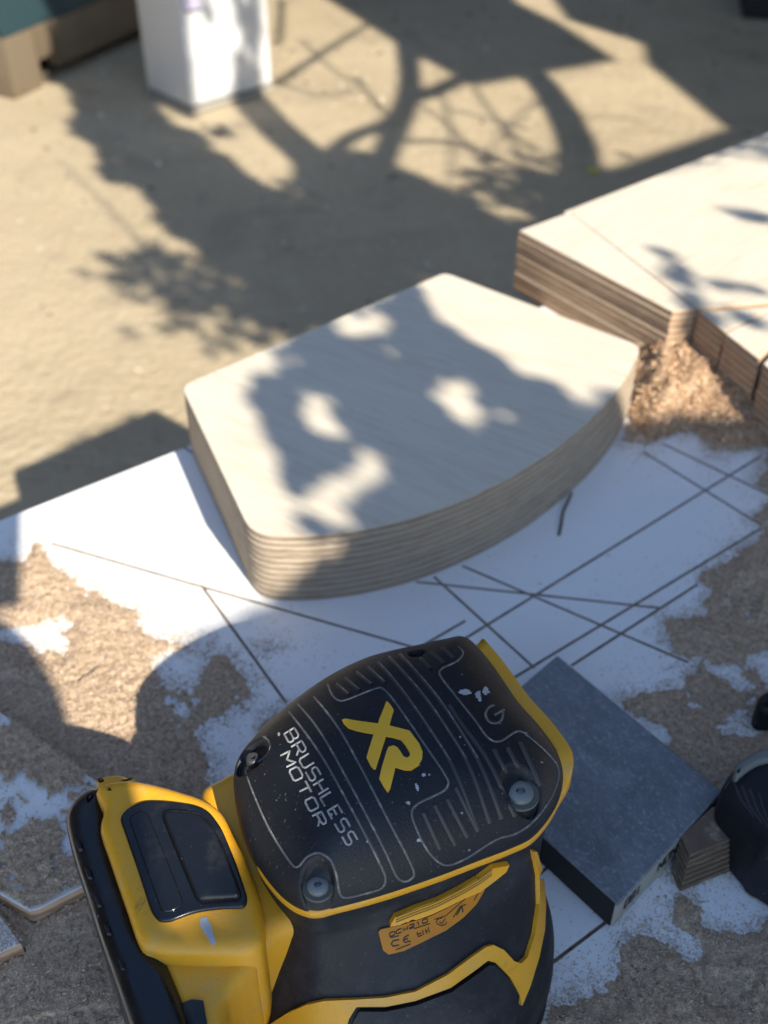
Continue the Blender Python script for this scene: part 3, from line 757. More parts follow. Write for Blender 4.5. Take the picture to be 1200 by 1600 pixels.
# lettering as strokes
GL = {'B': [[(0, 0), (0, 1), (.65, 1), (.8, .85), (.8, .62), (.65, .5), (0, .5)], [(.65, .5), (.85, .38), (.85, .15), (.7, 0), (0, 0)]],
 'R': [[(0, 0), (0, 1), (.65, 1), (.85, .85), (.85, .6), (.65, .47), (0, .47)], [(.45, .47), (.85, 0)]], 'U': [[(0, 1), (0, .15), (.15, 0), (.7, 0), (.85, .15), (.85, 1)]],
 'S': [[(.85, 1), (.15, 1), (0, .87), (0, .62), (.15, .5), (.7, .5), (.85, .38), (.85, .13), (.7, 0), (0, 0)]], 'H': [[(0, 0), (0, 1)], [(.85, 0), (.85, 1)], [(0, .5), (.85, .5)]],
 'L': [[(0, 1), (0, 0), (.8, 0)]], 'E': [[(.8, 1), (0, 1), (0, 0), (.8, 0)], [(0, .5), (.7, .5)]], 'M': [[(0, 0), (0, 1), (.45, .35), (.9, 1), (.9, 0)]],
 'O': [[(.15, 0), (0, .15), (0, .85), (.15, 1), (.7, 1), (.85, .85), (.85, .15), (.7, 0), (.15, 0)]], 'T': [[(0, 1), (.9, 1)], [(.45, 1), (.45, 0)]],
 'D': [[(0, 0), (0, 1), (.6, 1), (.85, .75), (.85, .25), (.6, 0), (0, 0)]], 'C': [[(.85, .85), (.7, 1), (.15, 1), (0, .85), (0, .15), (.15, 0), (.7, 0), (.85, .15)]],
 'W': [[(0, 1), (.2, 0), (.45, .7), (.7, 0), (.9, 1)]], '2': [[(0, 1), (.7, 1), (.85, .85), (.85, .6), (0, .15), (0, 0), (.85, 0)]], '1': [[(.2, .8), (.45, 1), (.45, 0)]],
 '0': [[(.15, 0), (0, .15), (0, .85), (.15, 1), (.7, 1), (.85, .85), (.85, .15), (.7, 0), (.15, 0)]], 'N': [[(0, 0), (0, 1), (.85, 0), (.85, 1)]], 'A': [[(0, 0), (.42, 1), (.85, 0)], [(.2, .35), (.65, .35)]],
 'V': [[(0, 1), (.42, 0), (.85, 1)]], 'X': [[(0, 0), (.85, 1)], [(0, 1), (.85, 0)]], '8': [[(.15, 0), (0, .15), (0, .4), (.15, .52), (0, .65), (0, .87), (.15, 1), (.7, 1), (.85, .87), (.85, .65), (.7, .52), (.85, .4), (.85, .15), (.7, 0), (.15, 0)], [(.15, .52), (.7, .52)]]}
def text(VF_, s, o, adv, up, wdt, b, h=.0004, fill=.92):
    ox, oy = o
    for i, ch in enumerate(s):
        if ch == ' ': continue
        for st in GL[ch]:
            pts = [(ox+adv[0]*(i+x*fill)+up[0]*y, oy+adv[1]*(i+x*fill)+up[1]*y) for x, y in st]
            ribbon(VF_, pts, wdt, h, b, 3)
VT = ([], [])
def v1(x, y): return (x/2.1429, y/2.1429)
text(VT, 'BRUSHLESS', (443.8, 1147), (11.35, 20.0), (16.0, -9.8), .0009, capb, fill=.84)
text(VT, 'MOTOR', (438.5, 1180.5), (12.4, 23.6), (14.2, -7.0), .0009, capb, fill=.84)
link('lettering', mesh(*VT, smooth=True), cap, M['letter'])
# power symbol
VP = ([], []); cx, cy = Z1(926, 292)
arc = [(cx+13.5*math.cos(a), cy+14*math.sin(a)) for a in [math.radians(-60+20+k*10) + .5 for k in range(29)]]
ribbon(VP, arc, .0012, .0004, capb, 3); ribbon(VP, [(cx-1, cy+2), (cx+15, cy-7)], .0011, .0005, capb, 3)
link('power_symbol', mesh(*VP, smooth=True), cap, M['line'])
# worn white scuffs
def blob(cx, cy, rx, ry, a, k=14, s=0):
    r = random.Random(s); return [(cx+rx*math.cos(t)*math.cos(a)*q-ry*math.sin(t)*math.sin(a)*q, cy+rx*math.cos(t)*math.sin(a)*q+ry*math.sin(t)*math.cos(a)*q) for t, q in [(2*math.pi*i/k, r.uniform(.65, 1.15)) for i in range(k)]]
m_sc = MT('whitish_scuff', (.42, .43, .45), .8).m
for k_, (x_, y_, a_, b_, c_) in enumerate([(828, 218, 10, 4.5, .1), (872, 226, 5, 6, .3), (898, 214, 6, 6, .2), (878, 242, 3, 4, 0), (668, 536, 3, 6, -.4), (676, 712, 5, 3, -.2), (690, 495, 3, 3, 0), (380, 629, 2.6, 2.6, 0), (502, 717, 2.2, 2.2, 0), (205, 358, 2, 3, 0)]):
    patch('scuff_mark', [blob(*Z1(x_, y_), a_, b_, c_, 22, k_)], .00012, capb, cap, m_sc, 3)
# screws
for i, (wc, wr) in enumerate(wells):
    if i == 3: continue
    zt = wc.z-.0034
    R = wr*(.80 if i < 2 else .5)
    rg = lambda r, z, n_=28: [Vector((wc.x+r*math.cos(2*math.pi*k/n_), wc.y-.0004+r*math.sin(2*math.pi*k/n_), z)) for k in range(n_)]
    if i < 2:
        fl = link('screw_well', rings_mesh([rg(wr*1.12, zt+.0002), rg(wr*1.12, zt-.001)], smooth=True, angle=30), cap, M['well'])
    s_ = link('screw', rings_mesh([rg(R*.30, zt+.0006), rg(R*.36, zt+.0022), rg(R*.7, zt+.0022), rg(R*.95, zt+.0016), rg(R, zt+.0002), rg(R, zt-.001)], smooth=True, angle=35), cap, M['screw'] if i < 2 else M['dull'])
BT2 = [(214, 1440), (405, 1440), (405, 1492), (384, 1520), (364, 1545), (354, 1580), (362, 1720), (318, 1720), (292, 1620), (268, 1545), (246, 1500), (222, 1480)]
lowb = link('battery_foot', pebble(smooth_poly(pxw(BT2, T+.081), 5), T+.01, T+.081, .004), bat, M['yellow'])
batb = bvh_of(bat); lowv = bvh_of(lowb)
patch('scuff_mark', [SC], .00015, batb, bat, m_sc, 4)
patch('catch', [[(279, 1572), (300, 1564), (318, 1566), (324, 1600), (330, 1640), (300, 1640), (290, 1605)]], .0012, lowv, lowb, M['gloss'], 6)
# lower body decoration
bb_ = bvh_of(bodyo)
def Z3(x, y): return (360+x/2.2222, 1300+y/2.2222)
yb = [(100, 700), (150, 660), (210, 620), (270, 592), (330, 578), (440, 574), (540, 568), (640, 548), (750, 490), (830, 430), (880, 395), (905, 388), (940, 405), (975, 445), (998, 452), (1020, 430), (1045, 350), (1060, 250), (1058, 150), (1040, 60), (1052, 60), (1074, 150), (1082, 250), (1078, 340), (1060, 430), (1030, 530), (1002, 598), (992, 560), (960, 500), (912, 450), (886, 442), (850, 470), (760, 535), (640, 580), (540, 600), (440, 600), (415, 640), (400, 700)]
patch('yellow_band', [[Z3(x, y) for x, y in yb]], .0016, bb_, bodyo, M['yellow'], 8)
sk = [(450, 612), (540, 612), (640, 592), (760, 547), (850, 482), (884, 456), (905, 458), (950, 505), (985, 560), (975, 640), (960, 730), (420, 730), (424, 660)]
patch('dust_skirt', [[Z3(x, y) for x, y in sk]], .0026, bb_, bodyo, M['body'], 8)
def Z7(x, y): return (580+x/6, 1360+y/6)
lb = [(65, 570), (85, 545), (300, 500), (560, 420), (800, 300), (1000, 190), (1062, 140), (1050, 190), (980, 310), (860, 435), (700, 555), (480, 665), (300, 750), (160, 782), (110, 742)]
lab = patch('rating_label', [[Z7(x, y) for x, y in lb]], .0007, bb_, bodyo, M['label'], 5)
gr = [(168, 505), (172, 465), (210, 400), (400, 320), (600, 250), (800, 150), (1000, 30), (1120, -60), (1270, -90), (1240, -20), (1130, 70), (1000, 170), (850, 235), (700, 310), (550, 380), (400, 432), (250, 492)]
gp = patch('finger_grip', [[Z7(x, y) for x, y in gr]], .0020, bb_, bodyo, M['yellow'], 5)
gb = bvh_of(gp); VG = ([], [])
for s_ in (0, 24, 46): ribbon(VG, smooth2([Z7(x, y+s_) for x, y in [(230, 440), (400, 372), (600, 298), (800, 200), (1000, 88), (1130, -5)]], 4), .0006, .0003, gb, 4)
link('grip_ridges', mesh(*VG, smooth=True), gp, MT('dark_yellow', (.30, .17, .02), .6).m)  # grip grooves drawn as darker yellow lines
lbh = bvh_of(lab); VL = ([], [])
k6 = lambda x, y: (x/6, y/6)
text(VL, 'DCW210', Z7(176, 622), k6(61, -24), k6(-4, -34), .00055, lbh, .0002)
for st in ([(262, 650), (205, 660), (188, 690), (205, 712), (262, 700)], [(352, 604), (312, 628), (300, 655), (318, 676), (368, 662)], [(305, 650), (345, 640)]): ribbon(VL, [Z7(*p) for p in st], .0006, .0002, lbh, 2)
for st in ([(428, 578), (440, 622), (478, 606)], [(438, 598), (470, 588)], [(480, 560), (492, 604)], [(508, 550), (520, 592)], [(505, 575), (530, 565)], [(534, 532), (546, 582)]): ribbon(VL, [Z7(*p) for p in st], .0005, .0002, lbh, 2)
cx, cy = Z7(660, 482); ribbon(VL, [(cx+8*math.cos(t*.6), cy+6*math.sin(t*.6)) for t in range(9)], .0004, .0002, lbh, 2); ribbon(VL, [(cx-4, cy), (cx, cy+3), (cx+6, cy-5)], .0004, .0002, lbh, 2)
ribbon(VL, [Z7(770, 440), Z7(830, 340), Z7(890, 320)], .0004, .0002, lbh, 2); ribbon(VL, [Z7(800, 420), Z7(850, 330), Z7(860, 390)], .0007, .0002, lbh, 2)
ribbon(VL, [Z7(230, 745), Z7(370, 690)], .0004, .0002, lbh, 2); ribbon(VL, [Z7(180, 632), Z7(260, 612)], .0004, .0002, lbh, 2); ribbon(VL, [Z7(400, 548), Z7(550, 498)], .0004, .0002, lbh, 2)
ribbon(VL, [Z7(590, 462), Z7(700, 425), Z7(900, 250)], .0003, .0002, lbh, 2); ribbon(VL, [Z7(965, 280), Z7(1020, 180)], .0004, .0002, lbh, 2)
link('label_print', mesh(*VL), lab, M['dark'])
side = [(20, 510), (60, 470), (150, 410), (230, 435), (225, 530), (262, 560), (262, 590), (200, 630), (140, 660), (60, 720), (30, 620)]

# ============================================================= SANDING BLOCK
ZB = T+.0185
bp = [(871, 1024), (1127, 1236), (965, 1413), (700, 1172)]
bw = ccw(round_corners(pxw(bp, ZB), [.0012]*4, 3))
blk = thing('sanding_block', 'blue-grey dusty rectangular sanding block leaning at an angle behind the sander', 'sanding block')
core = link('foam_core', slab(bw, T+.0012, ZB-.0018, .0004, 2), blk, M['foam'])
link('abrasive_face', slab(offset(bw, -.0003), ZB-.0018, ZB, .0008, 3, angle=60), blk, M['abr'])
A_, B_ = [Vector((p.x, p.y, 0)) for p in Us([(700, 1172), (965, 1413)], ZB)]
C_ = U(1127, 1236, ZB); C_ = Vector((C_.x, C_.y, 0))
d_ = (B_-A_).normalized(); n_ = Vector((d_.y, -d_.x, 0)); n_ = n_ if n_.dot(C_-A_) < 0 else -n_
q = [A_+n_*.0006+d_*.001, B_+n_*.0006-d_*.001, B_-n_*.002-d_*.001, A_-n_*.002+d_*.001]
link('black_side_strip', slab(ccw(q), T+.0015, ZB-.0004), blk, M['blackfoam'])
fb = bvh_of(core); VK = ([], [])
bx0, by0 = 0, 0
def facept(u, v):   # along the front face (u from near left corner 0 to right 1), v height 0..1 ; print stands upside down
    p = B_.lerp(C_, u); return Vector((p.x, p.y, T+.0012+v*(ZB-.003-T)))
dface = (C_-B_).normalized(); nface = Vector((dface.y, -dface.x, 0)); nface = nface if nface.dot(B_-A_) > 0 else -nface
Vk, Fk = [], []
def seg3(a, b, w_):
    t = (b-a).normalized(); s = t.cross(nface).normalized()*w_/2; o = len(Vk)
    for p in (a-s, a+s, b+s, b-s): Vk.append(p+nface*.00035)
    Fk.append((o, o+1, o+2, o+3))
L3 = (C_-B_).length
for s_, u0, wch in (('180', .07, .052), ('NONAVNON', .38, .062)):
    n_ch = len(s_)
    for i, ch in enumerate(s_):
        for st in GL[ch]:
            for a, b in zip(st[:-1], st[1:]):
                # rotated by 180 degrees in the face plane
                ua = u0+(n_ch-i-a[0]*.85)*wch; ub = u0+(n_ch-i-b[0]*.85)*wch
                seg3(facept(ua, .82-.42*a[1]), facept(ub, .82-.42*b[1]), .0011)
link('block_print', mesh(Vk, Fk), core, M['dark'])

# ============================================================= BLACK TOOL, RIGHT EDGE
bt = thing('black_tool', 'black rounded rubber tool end with grey rim at the right edge of the photo', 'tool')
o1 = [(1130, 1226), (1138, 1204), (1158, 1184), (1200, 1170), (1330, 1160), (1330, 1370), (1210, 1326), (1186, 1304), (1160, 1274), (1144, 1256), (1133, 1242)]
link('tool_body', pebble(smooth_poly(pxw(o1, T+.038), 6), T+.002, T+.040, .011, 6), bt, M['rubber'])
o2 = [(1150, 1196), (1170, 1180), (1200, 1168), (1330, 1152), (1330, 1190), (1210, 1186), (1175, 1196), (1152, 1212)]
link('tool_rim', pebble(smooth_poly(pxw(o2, T+.0425), 5), T+.03, T+.0425, .0012, 3), bt, MT('dusty_grey_rim', (.16, .17, .16), .7).m)
tbv = bvh_of(bt.children[0]); VB = ([], [])
for k in range(4): ribbon(VB, [(1146+k*13, 1222+k*6), (1158+k*13, 1250+k*9), (1178+k*13, 1276+k*11)], .0012, .0006, tbv, 4)
ribbon(VB, [(1133, 1232), (1150, 1206), (1172, 1192), (1215, 1186)], .0007, .0005, tbv, 4)
link('grip_ridges', mesh(*VB, smooth=True), bt, M['dull'])
o3 = [(1184, 1096), (1190, 1082), (1210, 1074), (1300, 1060), (1300, 1112), (1210, 1110), (1190, 1108)]
link('cable_end', pebble(smooth_poly(pxw(o3, T+.016), 5), T+.001, T+.016, .004, 4), None, M['rubber'], label='small black rounded cable end poking in at the right edge', category='cable')

# ============================================================= BACKGROUND OBJECTS
pc = thing('white_box_post', 'white painted square post standing on the dusty yard floor', 'post')
a, b, c_ = U(232, 150, 0), U(300, 181, 0), U(427, 143, 0); d4 = a+(c_-b)
quad = ccw([Vector((p.x, p.y, 0)) for p in (a, b, c_, d4)])
link('post_body', slab(round_corners(quad, .006, 3), .02, 1.5, .004), pc, M['white'])
link('base_trim', slab(round_corners(offset(quad, -.003), .006, 3), .003, .014, .002), pc, MT('shadow_line_grey', (.30, .28, .24), .8).m)  # thin grey trim coloured for the dark shadow line at the post foot
# small purple sticker with a dark line
def on_face(px, py):  # right face plane through b, c_
    n = (c_-b).cross(Vector((0, 0, 1))).normalized(); d = ray(px, py); t = (b-CAMP).dot(n)/d.dot(n); p = CAMP+d*t
    n = n if n.dot(d) < 0 else -n; return p+n*.0028
st = [on_face(*p) for p in [(284, -30), (312, -34), (314, 14), (288, 17)]]
link('sticker', mesh(st, [(0, 1, 2, 3)]), pc, MT('lilac_paper', (.42, .39, .52), .6).m)
st = [on_face(*p) for p in [(287, 17), (317, 12), (317, 15), (287, 20)]]
link('sticker_edge', mesh(st, [(0, 1, 2, 3)]), pc, M['dark'])

tw_ = thing('teal_wooden_cabinet', 'teal painted cabinet with bare weathered wooden base left of the white post', 'cabinet')
p0, p1, pL = U(22, 156, 0), U(232, 58, 0), U(-60, -30, 0)
bd_ = (p1-p0).normalized(); sdn = (pL-p0).normalized()
P_ = [p0, p0+bd_*1.1, p0+bd_*1.1+sdn*.7, p0+sdn*.7]
P_ = ccw([Vector((p.x, p.y, 0)) for p in P_])
link('cabinet_panel', slab(P_, .135, 1.3, .004), tw_, M['teal'])
# base boards with a dark gap
def strip(pa, pb, th, z0, z1, name, mat, par):
    d = (pb-pa).normalized(); n = Vector((d.y, -d.x, 0)); 
    if n.y > 0: n = -n
    q = ccw([pa+n*.004, pb+n*.004, pb-n*th, pa-n*th]); return link(name, slab([Vector((v.x, v.y, 0)) for v in q], z0, z1, .002), par, mat)
strip(p0, p0+bd_*.10, .05, .0, .135, 'base_foot', M['oldwood'], tw_)
strip(p0+bd_*.17, p0+bd_*1.1, .03, .03, .135, 'base_board', M['oldwood'], tw_)
strip(p0+bd_*.104, p0+bd_*.166, .03, .06, .135, 'base_board', M['oldwood'], tw_)
strip(p0+sdn*.06+bd_*.01, p0+sdn*.7+bd_*.01, .03, .0, .135, 'side_board', M['oldwood'], tw_)
# dark crate with red lid, top right corner
q0 = U(1158, 30, 0); bm = bmesh.new()
cr = thing('dark_crate', 'dark crate with a red lid in the shade at the top right corner', 'crate')
qq = ccw([Vector((q0.x, q0.y, 0)), Vector((q0.x+.5, q0.y-.1, 0)), Vector((q0.x+.6, q0.y+.4, 0)), Vector((q0.x+.1, q0.y+.5, 0))]); bm.free()
link('crate_body', slab(qq, .002, .10, .01), cr, M['blackfoam'])
qr = [p+(Vector((q0.x+.33, q0.y+.2, 0))-p)*.3 for p in qq]
link('crate_lid', slab(qr, .1, .13, .01), cr, M['red'])
# fallen leaf and bits on the floor
def flat_leaf(px, py, s, name, mat, label, z=.004):
    P = U(px, py, 0); V = []; 
    for k in range(8):
        t = 2*math.pi*k/8; V.append((P.x+s*math.cos(t)*(1 if k % 2 else .8), P.y+s*.6*math.sin(t), z+(.008 if k in (0, 4) else 0)))
    V.append((P.x, P.y, z+.004)); F = [(i, (i+1) % 8, 8) for i in range(8)]
    link(name, mesh(V, F), None, mat, label=label, category='leaf')
n = 4200; dx = rng.uniform(-1.6, 1.5, n); dy = 1.0+2.9*rng.random(n)**.8; cl = fbm(dx, dy, 3, 3, 61) > rng.uniform(-.5, .5, n); dx, dy = dx[cl], dy[cl]; n = len(dx)
a_ = rng.uniform(0, 6.28, n); l_ = rng.gamma(1.6, .0022, n)+.0015; c = np.stack([dx, dy, np.full(n, .0015)], 1)
ax = np.stack([np.cos(a_), np.sin(a_), rng.uniform(0, .3, n)], 1)*l_[:, None]; bx = np.stack([-np.sin(a_), np.cos(a_), 0*a_], 1)*(l_*rng.uniform(.3, .8, n))[:, None]; up = np.stack([0*l_, 0*l_, l_*.5], 1)
q = np.stack([c-ax, c-bx, c+ax, c+bx, c+up], 1).reshape(-1, 3); o_ = np.arange(n)[:, None]*5
f_ = np.concatenate([o_+np.array(t) for t in ([0, 1, 4], [1, 2, 4], [2, 3, 4], [3, 0, 4])])
link('yard_grit', np_mesh(q, f_, 'grit', False), None, m_island('grit', [(0, (.12, .09, .06)), (.4, (.34, .27, .19)), (1, (.62, .54, .42))]), kind='stuff', label='small grit and wood bits scattered over the yard floor', category='grit')
flat_leaf(926, 270, .016, 'fallen_leaf', MT('yellow_leaf', (.45, .40, .05), .6).m, 'small yellow fallen leaf on the shaded floor left of the raw stacks')

# ============================================================= UNSEEN SHADE CASTERS (tree, person; sheets and walls are added)
def ptin(P, x, y):
    r = False
    for i in range(len(P)):
        x1, y1 = P[i]; x2, y2 = P[(i+1) % len(P)]
        if (y1 > y) != (y2 > y) and x < (x2-x1)*(y-y1)/(y2-y1+1e-12)+x1: r = not r
    return r
LV, LF = [], []
def leaf(p, s):
    a = Vector((random.gauss(0, 1), random.gauss(0, 1), random.gauss(0, 1))); n = (SUNV+a*.35).normalized()
    u = n.cross(Vector((random.random(), random.random(), .3))).normalized(); v = n.cross(u); o = len(LV)
    for x, y in ((-1, 0), (-.2, .5), (1, 0), (-.2, -.5)): LV.append(p+u*(x*s)+v*(y*s))
    LF.append((o, o+1, o+2, o+3))
tree = thing('garden_tree', 'leafy tree standing behind the photographer and shading the yard', 'tree')
# crown over the yard floor
F1 = [(96, 140), (108, 190), (140, 225), (160, 270), (205, 300), (250, 330), (270, 368), (310, 395), (352, 440), (345, 488), (400, 515), (460, 545), (560, 520), (700, 420), (815, 400), (835, 345), (800, 345), (740, 352), (690, 338), (640, 308), (590, 292), (560, 285), (530, 262), (490, 245), (465, 240), (480, 285), (484, 330), (450, 318), (400, 280), (350, 246), (320, 215), (285, 195), (240, 175), (225, 150), (215, 80), (100, 110)]
F1w = [(p.x, p.y) for p in Us(F1, 0)]
xs = [p[0] for p in F1w]; ys = [p[1] for p in F1w]
BENCH = [(p.x, p.y) for p in offset(ccw([Vector((p.x, p.y, 0)) for p in top_poly]), -.07)]
def meets_bench(x, y, z=0): k = (T-z)/math.tan(EL); k2 = (T+H2-z)/math.tan(EL); return ptin(BENCH, x-SH.x*k, y-SH.y*k) or ptin(BENCH, x-SH.x*k2, y-SH.y*k2)
def fill(poly, z, spacing, size, t0, t1, lumpy=0.0, seed=1):
    xs = [p[0] for p in poly]; ys = [p[1] for p in poly]; X0, X1, Y0, Y1 = min(xs)-.1, max(xs)+.1, min(ys)-.1, max(ys)+.1
    nx_, ny_ = int((X1-X0)/spacing), int((Y1-Y0)/spacing)
    gx_, gy_ = np.meshgrid(X0+np.arange(nx_)*spacing, Y0+np.arange(ny_)*spacing, indexing='ij')
    gx_ = gx_+rng.uniform(-.5, .5, gx_.shape)*spacing; gy_ = gy_+rng.uniform(-.5, .5, gy_.shape)*spacing
    s_ = sdist(poly, gx_, gy_)+lumpy*fbm(gx_, gy_, 7, 3, seed)
    for x, y in zip(gx_[s_ > size*.35], gy_[s_ > size*.35]):
        if not meets_bench(x, y): leaf(lift((x, y, z), random.uniform(t0, t1)), size*random.uniform(.7, 1.2))
fill(F1w, 0, .019, .026, 2.7, 3.3, .045, 3); fill(F1w, 0, .019, .026, 2.7, 3.3, .045, 3)
# canopy further along the right of the yard
R3 = [(880, 345), (930, 268), (1128, 200), (1128, 215), (1260, 180), (1260, 260), (905, 350)]
# post faces : left face shaded, band on the right face comes from a trunk
def leaf_on(p, s, t0=3.0, t1=3.8): leaf(lift(p, random.uniform(t0, t1)), s)
for _ in range(2600):
    u, v = random.random(), random.random()*1.3
    p = b.lerp(a, u)+Vector((0, 0, v))
    if u < .12 and v < .25: continue
    leaf_on(p, .034)
for _ in range(900):   # ragged upper part of the bright face
    u, v = random.random(), random.uniform(.0, 1.3)
    edge = .50+.10*math.sin(v*9); 
    if edge < u < .86 or (v > .28+.1*math.sin(u*14) and .12 < u < .3): leaf_on(b.lerp(c_, u)+Vector((0, 0, v)), .03)
# teal cabinet mostly in shade, its left corner lit
for _ in range(4200):
    u = random.random()*1.1; v = random.random()*1.2
    if u < .13+.05*math.sin(v*12): continue
    leaf_on(p0+bd_*u+Vector((0, 0, v)), .04)
limbs = [([(632, 60), (640, 110), (636, 155), (610, 220), (594, 262), (588, 310)], 26, 40, 0), ([(770, 60), (735, 110), (690, 138), (640, 155)], 20, 24, 0), ([(632, 172), (590, 198), (548, 215), (508, 248)], 16, 26, 0),
         ([(830, 110), (862, 150), (888, 195), (905, 245), (900, 330)], 36, 60, 0), ([(575, 38), (500, 85), (430, 132)], 7, 12, 0), ([(620, 222), (700, 222), (760, 240), (820, 268), (870, 300)], 8, 14, 0),
         ([(190, 412), (250, 417), (300, 430), (360, 455)], 7, 16, 0), ([(90, 250), (150, 305), (205, 362), (255, 415)], 3, 6, 0), ([(150, 470), (220, 468), (300, 455)], 3, 7, 0),
         ([(385, 150), (420, 190), (470, 235), (540, 300), (600, 380)], 52, 70, 0), ([(780, 200), (800, 220), (830, 280), (870, 320)], 6, 9, 0), ([(440, 0), (436, 60), (428, 70)], 8, 8, 0), ([(700, 170), (760, 185), (820, 200)], 4, 6, 0), ([(640, 152), (700, 196), (765, 262)], 5, 7, 0), ([(735, 128), (778, 188), (832, 232)], 5, 8, 0), ([(556, 120), (600, 176), (640, 204)], 6, 7, 0), ([(850, 150), (800, 192), (752, 258)], 5, 4, 0), ([(470, 62), (520, 108), (560, 132)], 5, 4, 0), ([(618, 262), (680, 290), (745, 302)], 6, 5, 0), ([(690, 140), (706, 220), (696, 300)], 6, 4, 0), ([(440, 130), (500, 150), (560, 140)], 5, 4, 0), ([(880, 190), (940, 180), (1000, 190)], 4, 3, 0)]
TL = 3.0
for pts, w0, w1_, _z in limbs:
    P = [U(x, y, 0) for x, y in pts]; P = [lift(p, TL) for p in smooth_poly(P, 4, False)]; m = len(P)
    rad_ = []
    for i in range(m):
        f = i/(m-1); x, y = pts[min(int(f*(len(pts)-1)), len(pts)-1)]; dep = (U(x, y, 0)-CAMP).length
        rad_.append((w0+(w1_-w0)*f)*dep/FPX/2*1.0)
    ok_ = [k for k in range(m) if not meets_bench(*[P[k][c]-SUNV[c]*TL for c in (0, 1)])]
    if len(ok_) < 3: continue
    P = P[ok_[0]:ok_[-1]+1]; rad_ = rad_[ok_[0]:ok_[-1]+1]
    V_, F_ = tube(P, rad_, 8); link('limb', mesh(V_, F_, smooth=True), tree, M['bark'])
# twigs with small leaves around the thin branches
for px_, n_, sp in (((200, 412), 20, .05), ((270, 440), 60, .09), ((320, 470), 60, .08), ((420, 500), 70, .10), ((800, 290), 60, .09), ((840, 270), 50, .10), ((340, 205), 14, .03), ((860, 300), 70, .1), ((560, 250), 30, .05), ((240, 400), 12, .04), ((780, 300), 30, .09), ((450, 300), 24, .05)):
    P = U(*px_, 0)
    for _ in range(n_):
        q_ = (P.x+random.gauss(0, sp*.62), P.y+random.gauss(0, sp*.62), 0)
        if not meets_bench(*q_): leaf(lift(q_, random.uniform(2.7, 3.3)), .021)
tr = [lift(U(600, 380, 0), TL), Vector((1.55, -.4, 2.2)), Vector((2.2, -1.2, 1.2)), Vector((2.3, -1.3, 0))]
V_, F_ = tube(smooth_poly(tr, 5, False), [.08+.004*i for i in range(16)], 10); link('trunk', mesh(V_, F_, smooth=True), tree, M['bark'])

# nearer tree : dapples on the boards and shade on the bench
ZB1 = T+H1
B_lit = [[(270, 600), (440, 548), (470, 545), (440, 570), (408, 592), (404, 625), (430, 655), (432, 690), (455, 722), (448, 765), (470, 800), (478, 850), (380, 860)],
         [(665, 445), (700, 418), (1020, 520), (1005, 590), (950, 640), (895, 634), (850, 602), (800, 575), (770, 545), (720, 520), (680, 492)],
         blob(565, 512, 46, 22, .05, 16, 1), blob(510, 645, 46, 16, .75, 14, 2), blob(712, 618, 58, 27, .25, 16, 3), blob(750, 655, 34, 20, .5, 12, 4), blob(552, 750, 54, 32, -.15, 16, 5), blob(515, 797, 32, 28, .2, 12, 6), blob(577, 714, 24, 16, 0, 10, 7)]
B_half = [blob(605, 565, 38, 16, .9, 10, 8), blob(795, 652, 22, 22, 0, 10, 9), blob(440, 610, 18, 12, .3, 10, 10), blob(480, 610, 14, 12, .3, 10, 11)]
wpz = lambda P, z: [(p.x, p.y) for p in Us(P, z)]
B_lit = [wpz(P, ZB1) for P in B_lit]; B_half = [wpz(P, ZB1) for P in B_half]
o1xy = [(p.x, p.y) for p in out1]
# shade on the bench top outside the boards (soft crown shade)
TS = wpz([(430, 948), (520, 760), (700, 600), (990, 665), (1040, 650), (1100, 660), (1200, 668), (1600, 700), (1700, 1900), (-300, 1900), (-300, 1380), (100, 1330), (205, 1270), (252, 1190), (262, 1110), (272, 1058), (322, 1000)], T)
stacks_xy = [[(p.x, p.y) for p in pl] for pl in (ccw(W([(805, 355), (1055, 495), (1200, 575), (1600, 700), (1600, 60)])),)]
ST_dark = [wpz(P, T+H2) for P in (blob(1032, 394, 13, 7, .2, 10, 21), blob(1052, 425, 22, 14, .8, 10, 22), blob(1080, 470, 26, 12, .6, 10, 23), blob(1150, 335, 34, 4, .25, 12, 24), blob(1185, 340, 24, 8, .3, 10, 25), blob(1150, 455, 40, 9, .15, 10, 26), blob(1100, 490, 26, 12, .5, 10, 27), blob(1170, 500, 26, 12, .4, 10, 28), blob(1198, 255, 6, 4, 0, 8, 29))]
SX, SY = SH.x/math.tan(EL), SH.y/math.tan(EL)
def arr(P, xs_, ys_): return inside(P, xs_, ys_)
sp_ = .0056
gx_, gy_ = np.meshgrid(np.arange(-.35, .85, sp_), np.arange(-.05, 1.35, sp_), indexing='ij')
